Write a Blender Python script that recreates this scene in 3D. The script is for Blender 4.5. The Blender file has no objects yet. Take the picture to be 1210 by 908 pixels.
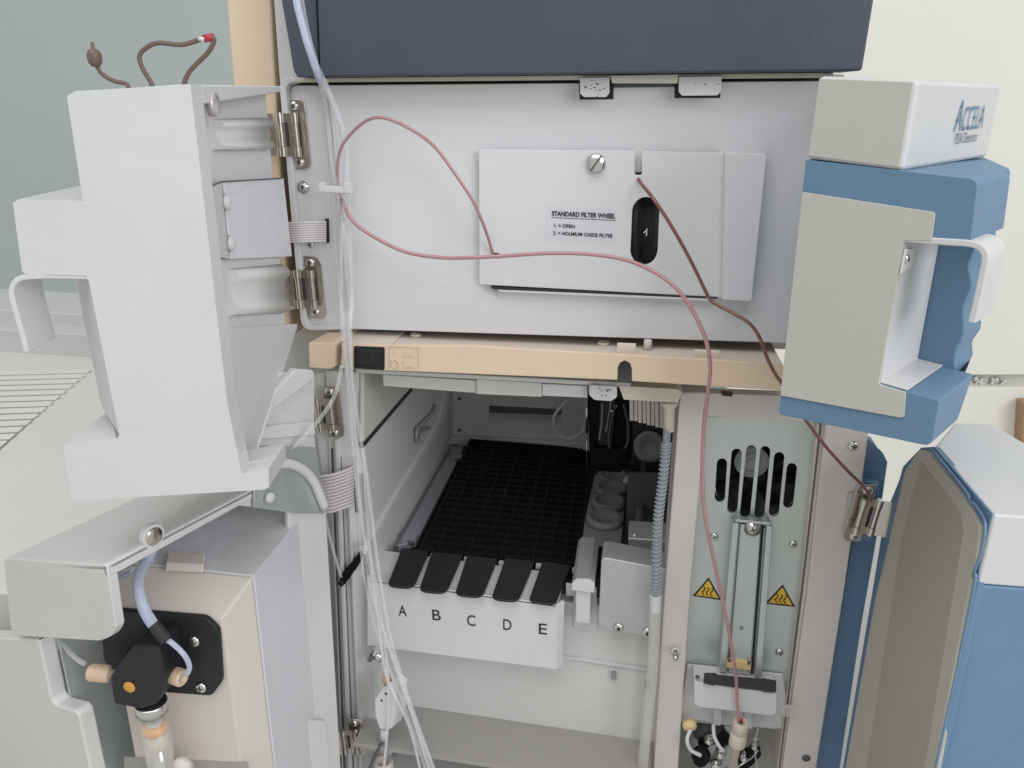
import bpy, bmesh, math, random
from mathutils import Vector, Matrix, noise
random.seed(7)
V = Vector
sc = bpy.context.scene
COL = sc.collection
# ------------------------------------------------------------------ camera (recovered from the vanishing points)
FP = 960.0; CX, CY = 605.0, 454.0
CAM = V((0, -0.55, 1.30))
_y = V((165, 345, -960)).normalized()
_x = V((6463, -426, 960)); _x = (_x - _x.dot(_y)*_y).normalized()
_z = _x.cross(_y)
R = Matrix((_x, _y, _z))            # rows: world axes in camera coordinates -> camera-to-world rotation
cd = bpy.data.cameras.new('camera'); cam = bpy.data.objects.new('camera', cd); COL.objects.link(cam)
cam.matrix_world = Matrix.Translation(CAM) @ R.to_4x4()
cd.sensor_fit = 'HORIZONTAL'; cd.sensor_width = 36; cd.lens = 36*FP/1210
cd.clip_start = 0.01; cd.clip_end = 50
sc.camera = cam
def ray(px, py): return R @ V(((px-CX)/FP, -(py-CY)/FP, -1.0))
def PL(px, py, o, n):
    d = ray(px, py); return CAM + d*((V(o)-CAM).dot(n)/d.dot(n))
def P(px, py, Y=0.0): return PL(px, py, V((0, Y, 0)), V((0, 1, 0)))
def PX(px, py, X): return PL(px, py, V((X, 0, 0)), V((1, 0, 0)))
def PZ(px, py, Z): return PL(px, py, V((0, 0, Z)), V((0, 0, 1)))
def PT(px, py, t): return CAM + ray(px, py)*t
_f = R @ V((0, 0, -1)); FW = V((_f.x, _f.y, 0)).normalized()
RT = V((FW.y, -FW.x, 0))
# ------------------------------------------------------------------ materials
def mat(name, col, rough=.5, metal=0, bump=0, bscale=900, var=0, vscale=6, spec=.5, trans=0, ior=1.45, alpha=1, coat=0, aniso=None, emis=0, speck=0):
    m = bpy.data.materials.new(name); m.use_nodes = True
    nt = m.node_tree; N = nt.nodes; L = nt.links; b = N['Principled BSDF']
    b.inputs['Base Color'].default_value = (*col, 1); b.inputs['Roughness'].default_value = rough
    b.inputs['Metallic'].default_value = metal; b.inputs['Specular IOR Level'].default_value = spec
    b.inputs['Transmission Weight'].default_value = trans; b.inputs['IOR'].default_value = ior
    b.inputs['Alpha'].default_value = alpha; b.inputs['Coat Weight'].default_value = coat
    if emis:
        b.inputs['Emission Color'].default_value = (*col, 1); b.inputs['Emission Strength'].default_value = emis
    g = N.new('ShaderNodeNewGeometry')
    mp = N.new('ShaderNodeMapping'); L.new(g.outputs['Position'], mp.inputs['Vector'])
    if aniso: mp.inputs['Scale'].default_value = aniso
    if var:
        n = N.new('ShaderNodeTexNoise'); n.inputs['Scale'].default_value = vscale; n.inputs['Detail'].default_value = 6
        n.inputs['Roughness'].default_value = .65
        L.new(mp.outputs['Vector'], n.inputs['Vector'])
        mr = N.new('ShaderNodeMapRange'); mr.inputs['From Min'].default_value = .3; mr.inputs['From Max'].default_value = .7
        mr.inputs['To Min'].default_value = 1-var; mr.inputs['To Max'].default_value = 1+var
        L.new(n.outputs['Fac'], mr.inputs['Value'])
        mx = N.new('ShaderNodeMix'); mx.data_type = 'RGBA'; mx.blend_type = 'MULTIPLY'; mx.inputs['Factor'].default_value = 1
        mx.inputs['A'].default_value = (*col, 1); L.new(mr.outputs['Result'], mx.inputs['B'])
        L.new(mx.outputs['Result'], b.inputs['Base Color'])
        if speck:
            n3 = N.new('ShaderNodeTexNoise'); n3.inputs['Scale'].default_value = 260; n3.inputs['Detail'].default_value = 2
            L.new(mp.outputs['Vector'], n3.inputs['Vector'])
            r3 = N.new('ShaderNodeMapRange'); r3.inputs['From Min'].default_value = .70; r3.inputs['From Max'].default_value = .78
            r3.inputs['To Min'].default_value = 1; r3.inputs['To Max'].default_value = 1-speck
            L.new(n3.outputs['Fac'], r3.inputs['Value'])
            n4 = N.new('ShaderNodeTexNoise'); n4.inputs['Scale'].default_value = 38; n4.inputs['Detail'].default_value = 5; n4.inputs['Distortion'].default_value = 1.5
            m4 = N.new('ShaderNodeMapping'); m4.inputs['Scale'].default_value = (.25, 1, 2.2); m4.inputs['Rotation'].default_value = (.3, .5, .2); L.new(g.outputs['Position'], m4.inputs['Vector']); L.new(m4.outputs['Vector'], n4.inputs['Vector'])
            r4 = N.new('ShaderNodeMapRange'); r4.inputs['From Min'].default_value = .66; r4.inputs['From Max'].default_value = .76
            r4.inputs['To Min'].default_value = 1; r4.inputs['To Max'].default_value = 1-speck*.35
            L.new(n4.outputs['Fac'], r4.inputs['Value'])
            mm = N.new('ShaderNodeMath'); mm.operation = 'MULTIPLY'; L.new(r3.outputs['Result'], mm.inputs[0]); L.new(r4.outputs['Result'], mm.inputs[1])
            m5 = N.new('ShaderNodeMix'); m5.data_type = 'RGBA'; m5.blend_type = 'MULTIPLY'; m5.inputs['Factor'].default_value = 1
            L.new(mx.outputs['Result'], m5.inputs['A']); L.new(mm.outputs[0], m5.inputs['B']); L.new(m5.outputs['Result'], b.inputs['Base Color'])
        mr2 = N.new('ShaderNodeMapRange'); mr2.inputs['To Min'].default_value = max(rough-.09, .05); mr2.inputs['To Max'].default_value = min(rough+.09, 1)
        L.new(n.outputs['Fac'], mr2.inputs['Value']); L.new(mr2.outputs['Result'], b.inputs['Roughness'])
    if bump:
        n = N.new('ShaderNodeTexNoise'); n.inputs['Scale'].default_value = bscale; n.inputs['Detail'].default_value = 3
        L.new(mp.outputs['Vector'], n.inputs['Vector'])
        bp = N.new('ShaderNodeBump'); bp.inputs['Strength'].default_value = bump; bp.inputs['Distance'].default_value = .0004
        L.new(n.outputs['Fac'], bp.inputs['Height']); L.new(bp.outputs['Normal'], b.inputs['Normal'])
    return m
M = {}
def mk(k, *a, **kw):
    if k in ('white', 'whiteb', 'panel', 'cream', 'capgrey', 'slate', 'blue', 'warmwhite', 'beigecover', 'zinc', 'black'): kw['speck'] = .08
    M[k] = mat(k, *a, **kw)
mk('white', (.62, .62, .60), .46, bump=.3, var=.045, vscale=7)
mk('whiteb', (.62, .62, .62), .42, bump=.3, var=.045, vscale=7)
mk('panel', (.66, .66, .675), .42, bump=.12, bscale=1500, var=.04, vscale=6)
mk('warmwhite', (.62, .57, .54), .5, bump=.2, var=.03, vscale=14)
mk('ivory', (.62, .58, .48), .45, bump=.1, var=.04)
mk('greenwhite', (.57, .59, .54), .5, bump=.1, var=.03)
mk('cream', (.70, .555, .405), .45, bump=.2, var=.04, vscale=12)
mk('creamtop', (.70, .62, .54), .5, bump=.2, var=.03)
mk('slate', (.058, .068, .092), .5, bump=.5, bscale=700, var=.08, vscale=10)
mk('blue', (.135, .235, .36), .5, bump=.5, bscale=700, var=.05, vscale=12)
mk('capgrey', (.52, .51, .46), .5, bump=.3, var=.03)
mk('paleplastic', (.72, .72, .69), .5, bump=.2, var=.03)
mk('tan', (.40, .365, .31), .6, bump=.2, var=.04)
mk('tanlight', (.50, .465, .41), .6, bump=.2, var=.04)
mk('beigecover', (.60, .555, .50), .5, bump=.2, var=.04)
mk('black', (.014, .015, .017), .5, bump=.3, var=.15)
mk('blackmatte', (.006, .006, .007), .7, bump=.3, bscale=500, spec=.25)
mk('foam', (.05, .045, .048), .95, bump=1, bscale=1500, var=.3, vscale=500)
mk('dark', (.03, .03, .032), .7)
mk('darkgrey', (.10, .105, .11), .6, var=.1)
mk('gasket', (.06, .07, .07), .7)
mk('nickel', (.62, .58, .52), .25, metal=1, var=.05, vscale=120)
mk('chrome', (.70, .69, .67), .18, metal=1, var=.05)
mk('brushed', (.73, .73, .755), .42, metal=.2, var=.09, vscale=60, aniso=(1, 1, 30), bump=.15)
mk('brushedside', (.50, .52, .55), .45, metal=.6, var=.14, vscale=90, aniso=(1, 1, .3), bump=.2)
mk('zinc', (.58, .62, .60), .42, metal=.65, var=.05, vscale=60, aniso=(1, 1, .25), bump=.15)
mk('alum', (.52, .53, .52), .45, metal=.6, var=.08, vscale=25, bump=.15)
mk('peek', (.62, .48, .36), .45, var=.05, vscale=80)
mk('peekpale', (.60, .54, .44), .5, var=.05, vscale=80)
mk('foil', (.62, .56, .56), .33, metal=.5, var=.06, vscale=40)
mk('pink', (.42, .22, .23), .3, var=.06, vscale=60, coat=.6)
mk('pinkdark', (.20, .075, .06), .35, coat=.5, var=.06, vscale=60)
mk('brown', (.15, .10, .085), .5, var=.1, vscale=80)
mk('redheat', (.42, .03, .05), .4)
mk('orange', (.80, .38, .06), .4)
mk('orangedark', (.62, .32, .06), .5, var=.1, vscale=300)
mk('ink', (.02, .02, .022), .6)
mk('inkblue', (.15, .25, .37), .5)
mk('inkgrey', (.22, .23, .25), .6)
mk('yellow', (.75, .46, .05), .45)
mk('yellowclip', (.75, .55, .28), .5)
mk('labelpaper', (.62, .63, .65), .5)
mk('greywhite', (.64, .66, .65), .5, var=.05)
mk('rail', (.36, .36, .40), .45, metal=.2, var=.05)
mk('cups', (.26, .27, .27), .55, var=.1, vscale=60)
mk('hoseblue', (.30, .335, .37), .3, alpha=.75)
mk('wallgreen', (.46, .515, .51), .85, bump=.1, bscale=300, var=.02, vscale=2)
mk('wallcream', (.78, .77, .70), .85, bump=.1, bscale=300, var=.02, vscale=2)
mk('wood', (.36, .23, .13), .6, var=.1)
mk('bench', (.50, .50, .48), .6, var=.05)
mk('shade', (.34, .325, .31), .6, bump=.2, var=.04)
mk('strapwhite', (.66, .62, .61), .4, var=.04)
def clear(name, col, fac, rough=.12):
    m = bpy.data.materials.new(name); m.use_nodes = True; nt = m.node_tree; N = nt.nodes; L = nt.links
    b = N['Principled BSDF']; b.inputs['Base Color'].default_value = (*col, 1); b.inputs['Roughness'].default_value = rough
    t = N.new('ShaderNodeBsdfTransparent'); lw = N.new('ShaderNodeLayerWeight'); lw.inputs['Blend'].default_value = .45
    mr = N.new('ShaderNodeMapRange'); mr.inputs['To Min'].default_value = fac; mr.inputs['To Max'].default_value = min(1, fac+.65)
    L.new(lw.outputs['Facing'], mr.inputs['Value'])
    mx = N.new('ShaderNodeMixShader'); L.new(mr.outputs['Result'], mx.inputs['Fac']); L.new(t.outputs[0], mx.inputs[1]); L.new(b.outputs[0], mx.inputs[2])
    L.new(mx.outputs[0], N['Material Output'].inputs['Surface']); M[name] = m
clear('cleartube', (.82, .83, .84), .14)
clear('cleartubeblue', (.62, .68, .84), .5)
clear('clearglass', (.70, .68, .64), .25, .05)
clear('coil', (.52, .56, .60), .3)
# ------------------------------------------------------------------ mesh builder
class MB:
    def __init__(s): s.v = []; s.f = []; s.m = []; s.sm = []
    def add(s, vs, fs, mi=0, smooth=False):
        o = len(s.v); s.v += [V(p) for p in vs]
        for f in fs: s.f.append([i+o for i in f]); s.m.append(mi); s.sm.append(smooth)
        return s
    def loft(s, A, B, mi=0, caps=True, smooth=False):
        n = len(A); s.add(list(A)+list(B), [(i, (i+1) % n, n+(i+1) % n, n+i) for i in range(n)], mi, smooth)
        if caps: s.add(A, [list(range(n))[::-1]], mi); s.add(B, [list(range(n))], mi)
        return s
    def prism(s, pts, vec, mi=0):
        vec = V(vec); pts = [V(p) for p in pts]; return s.loft(pts, [p+vec for p in pts], mi)
    def rings(s, rs, mi=0, caps=True, smooth=True):
        for a, b in zip(rs, rs[1:]): pass
        n = len(rs[0]); vs = [p for r in rs for p in r]; fs = []
        for k in range(len(rs)-1):
            for i in range(n): fs.append((k*n+i, k*n+(i+1) % n, (k+1)*n+(i+1) % n, (k+1)*n+i))
        if caps: fs.append(list(range(n))[::-1]); fs.append([(len(rs)-1)*n+i for i in range(n)])
        return s.add(vs, fs, mi, smooth)
    def tube(s, path, r, seg=10, mi=0, caps=True):
        path = [V(p) for p in path]; rs = []; up = None
        for i, p in enumerate(path):
            t = (path[min(i+1, len(path)-1)] - path[max(i-1, 0)]).normalized()
            if up is None: up = t.orthogonal().normalized()
            else: up = (up - up.dot(t)*t).normalized()
            b = t.cross(up); rr = r[i] if isinstance(r, (list, tuple)) else r
            rs.append([p + (up*math.cos(a) + b*math.sin(a))*rr for a in [2*math.pi*k/seg for k in range(seg)]])
        return s.rings(rs, mi, caps, True)
    def cyl(s, a, b, r, r2=None, seg=24, mi=0):
        a = V(a); b = V(b); t = (b-a).normalized(); u = t.orthogonal().normalized(); w = t.cross(u); r2 = r if r2 is None else r2
        A = [a+(u*math.cos(2*math.pi*k/seg)+w*math.sin(2*math.pi*k/seg))*r for k in range(seg)]
        B = [b+(u*math.cos(2*math.pi*k/seg)+w*math.sin(2*math.pi*k/seg))*r2 for k in range(seg)]
        s.loft(A, B, mi, False, True); s.add(A, [list(range(seg))[::-1]], mi); s.add(B, [list(range(seg))], mi); return s
    def lathe(s, a, t, prof, seg=28, mi=0):
        a = V(a); t = V(t).normalized(); u = t.orthogonal().normalized(); w = t.cross(u)
        rs = [[a+t*h+(u*math.cos(2*math.pi*k/seg)+w*math.sin(2*math.pi*k/seg))*max(r, 1e-5) for k in range(seg)] for r, h in prof]
        return s.rings(rs, mi, True, True)
    def box(s, c, ax, ay, az, mi=0):
        c = V(c); ax = V(ax); ay = V(ay); az = V(az)
        s.loft([c-ax-ay-az, c+ax-ay-az, c+ax+ay-az, c-ax+ay-az], [c-ax-ay+az, c+ax-ay+az, c+ax+ay+az, c-ax+ay+az], mi); return s
    def build(s, name, mats, parent=None, bevel=0, seg=3, label=None):
        me = bpy.data.meshes.new(name); me.from_pydata([tuple(p) for p in s.v], [], s.f)
        for m in (mats if isinstance(mats, (list, tuple)) else [mats]): me.materials.append(M[m])
        for p, mi, sm in zip(me.polygons, s.m, s.sm): p.material_index = mi; p.use_smooth = sm
        bm = bmesh.new(); bm.from_mesh(me)
        bmesh.ops.remove_doubles(bm, verts=bm.verts, dist=1e-6)
        bmesh.ops.recalc_face_normals(bm, faces=bm.faces); bm.to_mesh(me); bm.free()
        o = bpy.data.objects.new(name, me); COL.objects.link(o)
        if parent: o.parent = parent; o.matrix_parent_inverse = world_of(parent).inverted()
        if bevel: bev(o, bevel, seg)
        if label: o['label'] = label
        return o
def world_of(o): return Matrix.Translation(o.location)
def bev(o, w, seg=3):
    b = o.modifiers.new('bevel', 'BEVEL'); b.width = w; b.segments = seg; b.limit_method = 'ANGLE'; b.angle_limit = math.radians(35)
    b.harden_normals = True
    for p in o.data.polygons: p.use_smooth = True
    return o
def thing(name, label, cat, loc, group=None):
    o = bpy.data.objects.new(name, None); COL.objects.link(o); o.location = loc; o.empty_display_size = .01
    o['label'] = label; o['category'] = cat
    if group: o['group'] = group
    return o
def tag(o, label, cat, group=None, kind=None):
    if label: o['label'] = label
    if cat: o['category'] = cat
    if group: o['group'] = group
    if kind: o['kind'] = kind
    return o
def struct(o): o['kind'] = 'structure'; return o
def slab(name, px, Y0, Y1, m, parent=None, bevel=.0008, mb=None):
    """polygon seen at pixels px on the plane Y0, running back (or forward) to Y1"""
    b = mb or MB(); b.prism([P(x, y, Y0) for x, y in px], (0, Y1-Y0, 0))
    return b.build(name, m, parent, bevel) if name else b
def spl(pts, n=8):
    pts = [V(p) for p in pts]; out = []; q = [pts[0]*2-pts[1]] + pts + [pts[-1]*2-pts[-2]]
    for i in range(1, len(q)-2):
        for k in range(n):
            t = k/n; a, b, c, d = q[i-1:i+3]
            out.append(.5*((2*b)+(-a+c)*t+(2*a-5*b+4*c-d)*t*t+(-a+3*b-3*c+d)*t**3))
    out.append(pts[-1]); return out
def rnd(pts, r, n=5):
    """round the corners of a closed 2-D/3-D polygon"""
    pts = [V(p) for p in pts]; out = []; L = len(pts)
    for i, p in enumerate(pts):
        ri = r[i] if isinstance(r, (list, tuple)) else r
        a = pts[i-1]; c = pts[(i+1) % L]
        if ri <= 0: out.append(p); continue
        da = min(ri, (a-p).length*.49); dc = min(ri, (c-p).length*.49)
        A = p+(a-p).normalized()*da; C = p+(c-p).normalized()*dc
        for k in range(n+1):
            t = k/n; out.append(A*(1-t)**2+p*2*t*(1-t)+C*t*t)
    return out
def rp(px, r, n=5): return [(p.x, p.y) for p in rnd([V((x, y)) for x, y in px], r, n)]
def holed(name, outer, holes, o, ex, ez, thick, m, parent=None, bevel=.0003):
    """sheet with holes: outlines as 3-D points lying on the plane through o spanned by ex, ez"""
    o = V(o); ex = V(ex).normalized(); ez = V(ez).normalized(); n = ex.cross(ez)
    cu = bpy.data.curves.new(name, 'CURVE'); cu.dimensions = '2D'; cu.fill_mode = 'BOTH'; cu.extrude = thick/2
    for ring in [outer]+holes:
        s = cu.splines.new('POLY'); s.points.add(len(ring)-1); s.use_cyclic_u = True
        for i, p in enumerate(ring): d = V(p)-o; s.points[i].co = (d.dot(ex), d.dot(ez), 0, 1)
    t = bpy.data.objects.new('tmp', cu); COL.objects.link(t); bpy.context.view_layer.update()
    me = bpy.data.meshes.new_from_object(t.evaluated_get(bpy.context.evaluated_depsgraph_get()))
    bpy.data.objects.remove(t); me.name = name
    T = Matrix((ex, ez, n)).transposed().to_4x4(); T.translation = o - n*thick/2*(1 if n.y > 0 else 1)*0
    me.transform(T); me.materials.clear(); me.materials.append(M[m])
    bm = bmesh.new(); bm.from_mesh(me); bmesh.ops.remove_doubles(bm, verts=bm.verts, dist=1e-6)
    bmesh.ops.dissolve_limit(bm, angle_limit=.02, verts=bm.verts, edges=bm.edges)
    bmesh.ops.recalc_face_normals(bm, faces=bm.faces); bm.to_mesh(me); bm.free()
    ob = bpy.data.objects.new(name, me); COL.objects.link(ob)
    if parent: ob.parent = parent; ob.matrix_parent_inverse = world_of(parent).inverted()
    if bevel: bev(ob, bevel, 2)
    return ob
def write(txt, o, ex, ez, size, m, parent, name='lettering', sx=1, shear=0, bold=0, thick=.0001, align='LEFT'):
    """raised printed lettering with baseline start o, direction ex, up ez"""
    cu = bpy.data.curves.new(name, 'FONT'); cu.body = txt; cu.size = size; cu.extrude = thick; cu.shear = shear; cu.offset = bold
    cu.align_x = align
    t = bpy.data.objects.new('tmp', cu); COL.objects.link(t); bpy.context.view_layer.update()
    me = bpy.data.meshes.new_from_object(t.evaluated_get(bpy.context.evaluated_depsgraph_get()))
    bpy.data.objects.remove(t); me.name = name
    ex = V(ex).normalized(); ez = V(ez); ez = (ez-ez.dot(ex)*ex).normalized(); n = ex.cross(ez)
    T = Matrix((ex*sx, ez, n)).transposed().to_4x4(); T.translation = V(o)+n*.00015
    me.transform(T); me.materials.clear(); me.materials.append(M[m])
    ob = bpy.data.objects.new(name, me); COL.objects.link(ob)
    if parent: ob.parent = parent; ob.matrix_parent_inverse = world_of(parent).inverted()
    return ob
NF = V((0, -1, 0))
def screw(p, n, r, parent, m='chrome', name='screw', washer=False, cross=True, hexs=False):
    p = V(p); n = V(n).normalized(); b = MB()
    if washer: b.lathe(p, n, [(r*1.5, 0), (r*1.5, r*.12), (r*1.0, r*.2)], mi=0)
    b.lathe(p, n, [(r, 0), (r, r*.2), (r*.93, r*.38), (r*.7, r*.52), (r*.35, r*.6), (0, r*.62)], mi=0)
    u = n.orthogonal().normalized(); w = n.cross(u); a = random.uniform(0, 1.5)
    u, w = u*math.cos(a)+w*math.sin(a), w*math.cos(a)-u*math.sin(a)
    if cross:
        b.box(p+n*r*.45, u*r*.55, w*r*.11, n*r*.19, mi=1); b.box(p+n*r*.455, u*r*.11, w*r*.55, n*r*.19, mi=1)
    if hexs: b.cyl(p+n*r*.4, p+n*r*.64, r*.42, seg=6, mi=1)
    return b.build(name, [m, 'dark'], parent)
# ================================================================== upper module (slate blue front)
um = thing('upper_module', 'slate blue instrument module stacked on top of the white detector', 'lab module', P(680, 60, .1))
slab('front_panel', rp([(372, -60), (1042, -60), (1031, 10), (1019, 84), (378, 91)], 5), -.028, .02, 'slate', um, .002)
slab('side_flange', rp([(322, -60), (371.5, -60), (377.5, 91.2), (352, 92), (347, 85)], 3), -.024, .02, 'slate', um, .0015)
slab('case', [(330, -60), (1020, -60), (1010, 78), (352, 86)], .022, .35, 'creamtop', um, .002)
# ================================================================== detector module
dm = thing('detector_module', 'white and cream detector module with both front doors swung open', 'laboratory instrument', P(640, 400, .1))
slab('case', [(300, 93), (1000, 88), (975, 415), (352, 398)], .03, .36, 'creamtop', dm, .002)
# cream front bezel at the left and the thin bezel rim
slab('side_bezel', [(262, -60), (316, -60), (333, 240), (343, 400), (300, 400)], .004, .05, 'cream', dm, .002)
b = MB(); b.prism([P(x, y, .001) for x, y in [(319, -60), (341, -60), (352, 93), (357, 97), (338, 104), (335, 120), (330, 96)]], (0, .04, 0))
b.build('corner_post', 'whiteb', dm, .0012)
cpoly = rp([(329, 92), (985, 86), (985, 91), (337, 97.5), (362, 386), (402, 384.5), (404, 390), (356, 391)], [14, 0, 0, 12, 9, 2, 2, 14])
MB().prism([P(x, y, -.005) for x, y in cpoly], (0, .018, 0)).build('bezel_rim', 'whiteb', dm, .0012)
slab('gasket', rp([(336, 97), (979, 91), (954, 401), (420, 386), (361, 387)], [14, 0, 0, 0, 9]), .004, .02, 'gasket', dm, 0)
# front panel: flange at the left, shallow slope, raised main sheet
def Yp(px, y): return P(px, y, 0)
fr = rp([(342, 101), (380, 101), (406, 391), (366, 384), (351, 240)], 9)
slab('panel_flange', fr, .001, .012, 'panel', dm, .001)
PILL = []
for k in range(28):
    a = math.pi*k/14+.001
    PILL.append((762+17*math.cos(a), (251 if math.sin(a) < 0 else 295)+19*math.sin(a)))
PILL = [(x-(y-273)*.045, y+(x-762)*.03) for x, y in PILL]
po = [P(x, y, -.001) for x, y in rp([(391, 101), (972, 96), (948, 404), (416, 387)], 2)]
holed('front_panel', po, [[P(x, y, -.001) for x, y in PILL]], po[0], (1, 0, 0), (0, 0, 1), .010, 'panel', dm, .0012)
MB().loft([P(x, y, -.0045) for x, y in [(389, 101), (393, 101), (418, 387), (414, 387)]], [P(x, y, .003) for x, y in [(377, 101), (388, 101), (412, 388), (403, 388)]]).build('panel_slope', 'panel', dm, .0015)
screw(P(358.5, 221.5, .0005), NF, .0028, dm, washer=True)
# top strip with latch tabs
slab('top_strip', [(352, 92.5), (975, 86), (975, 92), (352, 97.5)], -.012, .0, 'ivory', dm, .0004)
slab('strike_slot', [(684, 97), (725, 96.5), (725, 117.5), (685, 118)], -.0064, -.0020, 'black', dm, 0)
slab('strike_slot', [(797, 97), (852, 95.5), (851, 116), (797, 116)], -.0064, -.0020, 'black', dm, 0)
slab('strike_recess', [(724, 96), (799, 95), (798, 103), (724, 104)], -.0064, -.0020, 'darkgrey', dm, 0)
slab('latch_tab', rp([(685, 92), (720, 91.5), (720, 110), (716, 115), (690, 115), (685.5, 111)], 1), -.016, -.0135, 'whiteb', dm, .0004)
slab('latch_tab', rp([(802, 91), (853, 90), (852, 108), (848, 113), (806, 113.5), (802, 109)], 1), -.016, -.0135, 'whiteb', dm, .0004)
slab('center_clip', rp([(722, 89.5), (801, 88), (801, 97), (800, 99), (723, 98.5)], 1), -.0165, -.0125, 'ivory', dm, .0006)
b = MB(); random.seed(3)
for k in range(16):
    x = 703+random.gauss(0, 7); y = 103+random.gauss(0, 3.4); w = random.uniform(.6, 2.4)
    b.prism([P(x+dx*w, y+dy*w*.5, -.01605) for dx, dy in [(-1, -.3), (.2, -1), (1, .2), (.1, .9)]], (0, .0001, 0))
for k in range(6):
    x = 835+random.gauss(0, 7); y = 101+random.gauss(0, 1.6); w = random.uniform(.6, 1.5)
    b.prism([P(x+dx*w, y+dy*w*.5, -.01605) for dx, dy in [(-1, -.3), (.2, -1), (1, .2), (.1, .9)]], (0, .0001, 0))
b.build('paint_chip', 'darkgrey', dm)
# ---- filter cover sheet with slots
YC = -.010
c_out = [P(x, y, YC) for x, y in rp([(566, 176.5), (750, 178), (750, 207), (758.5, 207), (758.5, 178.5), (852, 180.5), (848, 351), (581, 337), (566.5, 336)], [3, 1, 3, 3, 3, 0, 0, 1, 3])]
pill = []
for k in range(26):
    a = math.pi*k/12.5
    pill.append((762+16*math.cos(a), (251 if math.sin(a) < 0 else 295)+18*math.sin(a)))
pill = [(x-(y-273)*.045, y+(x-762)*.03) for x, y in pill]
ph = [P(x, y, YC) for x, y in pill]
sh = [P(x, y, YC) for x, y in [(583, 299), (590, 299.5), (590, 306), (583, 305.5)]]
fc = holed('filter_cover', c_out, [ph, sh], P(566, 176, YC), (1, 0, 0), (0, 0, 1), .0014, 'panel', dm, .0004)
lip = [P(x, y, YC-.0009) for x, y in [(849, 180.5), (860, 181.5), (858, 353), (845.5, 352)]]
lipb = [p+V((0, .010, 0)) for p in lip]
MB().loft(lip, lipb).build('fold', 'panel', fc, .0008)
slab('lip', rp([(857, 181), (906, 183), (888, 357), (853, 354)], [1, 3, 6, 2]), YC-.008, YC+.012, 'panel', fc, .001)
slab('lower_flange', [(580, 339), (848, 351), (847, 353.5), (582, 342)], YC-.001, YC+.003, 'dark', fc, 0)
slab('lower_lip', [(588, 342.5), (842, 353), (842, 356), (590, 345)], YC-.001, YC+.003, 'whiteb', fc, 0)
b = MB(); b.tube([P(x, y, -.0085) for x, y in [(580, 339), (586, 345), (593, 350)]], .00035, 6); b.build('wire_stub', 'whiteb', fc)
slab('guide_slot', [(750.5, 204), (758, 204), (758, 213), (756, 217), (752, 217), (750.5, 213)], YC+.0006, YC+.0035, 'black', fc, 0)
slab('wire_hole', [(581, 297), (592, 298), (592, 308), (581, 307)], YC+.001, YC+.0035, 'black', fc, 0)
# thumb screw
p = P(704.5, 193, YC-.0008)
b = MB(); b.lathe(p, NF, [(.0062, 0), (.0062, .0005), (.0057, .0008), (.0057, .003), (.0053, .0036), (0, .0037)], 36)
d = V((.55, 0, .83)); e = V((.83, 0, -.55))
b.box(p+NF*.0033, d*.0055, e*.0006, NF*.0005, mi=1)
b.build('thumb_screw', ['chrome', 'darkgrey'], fc)
# paper label with printing
lb = [(645.5, 244), (729, 246), (727, 288), (644, 285)]
slab('filter_label', rp(lb, 2), YC-.00078, YC-.0006, 'labelpaper', fc, 0)
def txt_on(s, a, bpx, Y, size, m, parent, sx=None, **k):
    A = P(*a, Y); B = P(*bpx, Y); o = write(s, A, B-A, V((0, 0, 1)), size, m, parent, sx=1, **k)
    w = max((v.co-A).dot((B-A).normalized()) for v in o.data.vertices)
    f = (B-A).length/w; ex = (B-A).normalized()
    for v in o.data.vertices: v.co += ex*((v.co-A).dot(ex)*(f-1))
    return o
txt_on('STANDARD FILTER WHEEL', (652, 255), (727, 258.3), YC-.0009, .0042, 'ink', fc, bold=.00012)
MB().prism([P(x, y, YC-.0009) for x, y in [(651.5, 257.0), (727.5, 260.4), (727.5, 261.1), (651.5, 257.7)]], (0, .0001, 0)).build('underline', 'ink', fc)
txt_on('1. = OPEN', (654, 268.5), (679, 269.8), YC-.0009, .0032, 'ink', fc, bold=.00005)
txt_on('2. = HOLMIUM OXIDE FILTER', (653.5, 277.4), (724, 281), YC-.0009, .0032, 'ink', fc, bold=.00005)
# filter wheel seen through the opening
wc = P(762, 273, 0)
b = MB(); b.lathe(V((wc.x, YC+.0425, wc.z+.004)), V((1, 0, .03)), [(.036, -.0107), (.040, -.0102), (.040, -.0045), (.037, -.0035), (.037, -.0025), (.0385, -.002), (.0385, .0055), (.040, .006), (.040, .0102), (.036, .0107)], 90)
fw = b.build('filter_wheel', 'black', dm)
slab('wheel_well', [(735, 222), (790, 224), (786, 324), (731, 322)], .045, .046, 'black', dm, 0)
txt_on('1', (760.5, 279), (764.5, 279.1), YC+.0036, .0072, 'labelpaper', fw, name='numeral')
MB().prism([P(x, y, YC+.0034) for x, y in [(763.2, 272.5), (763.6, 274.2), (760.6, 276.0), (760.2, 275.2)]], (0, .0001, 0)).build('numeral_flag', 'labelpaper', fw)
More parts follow.
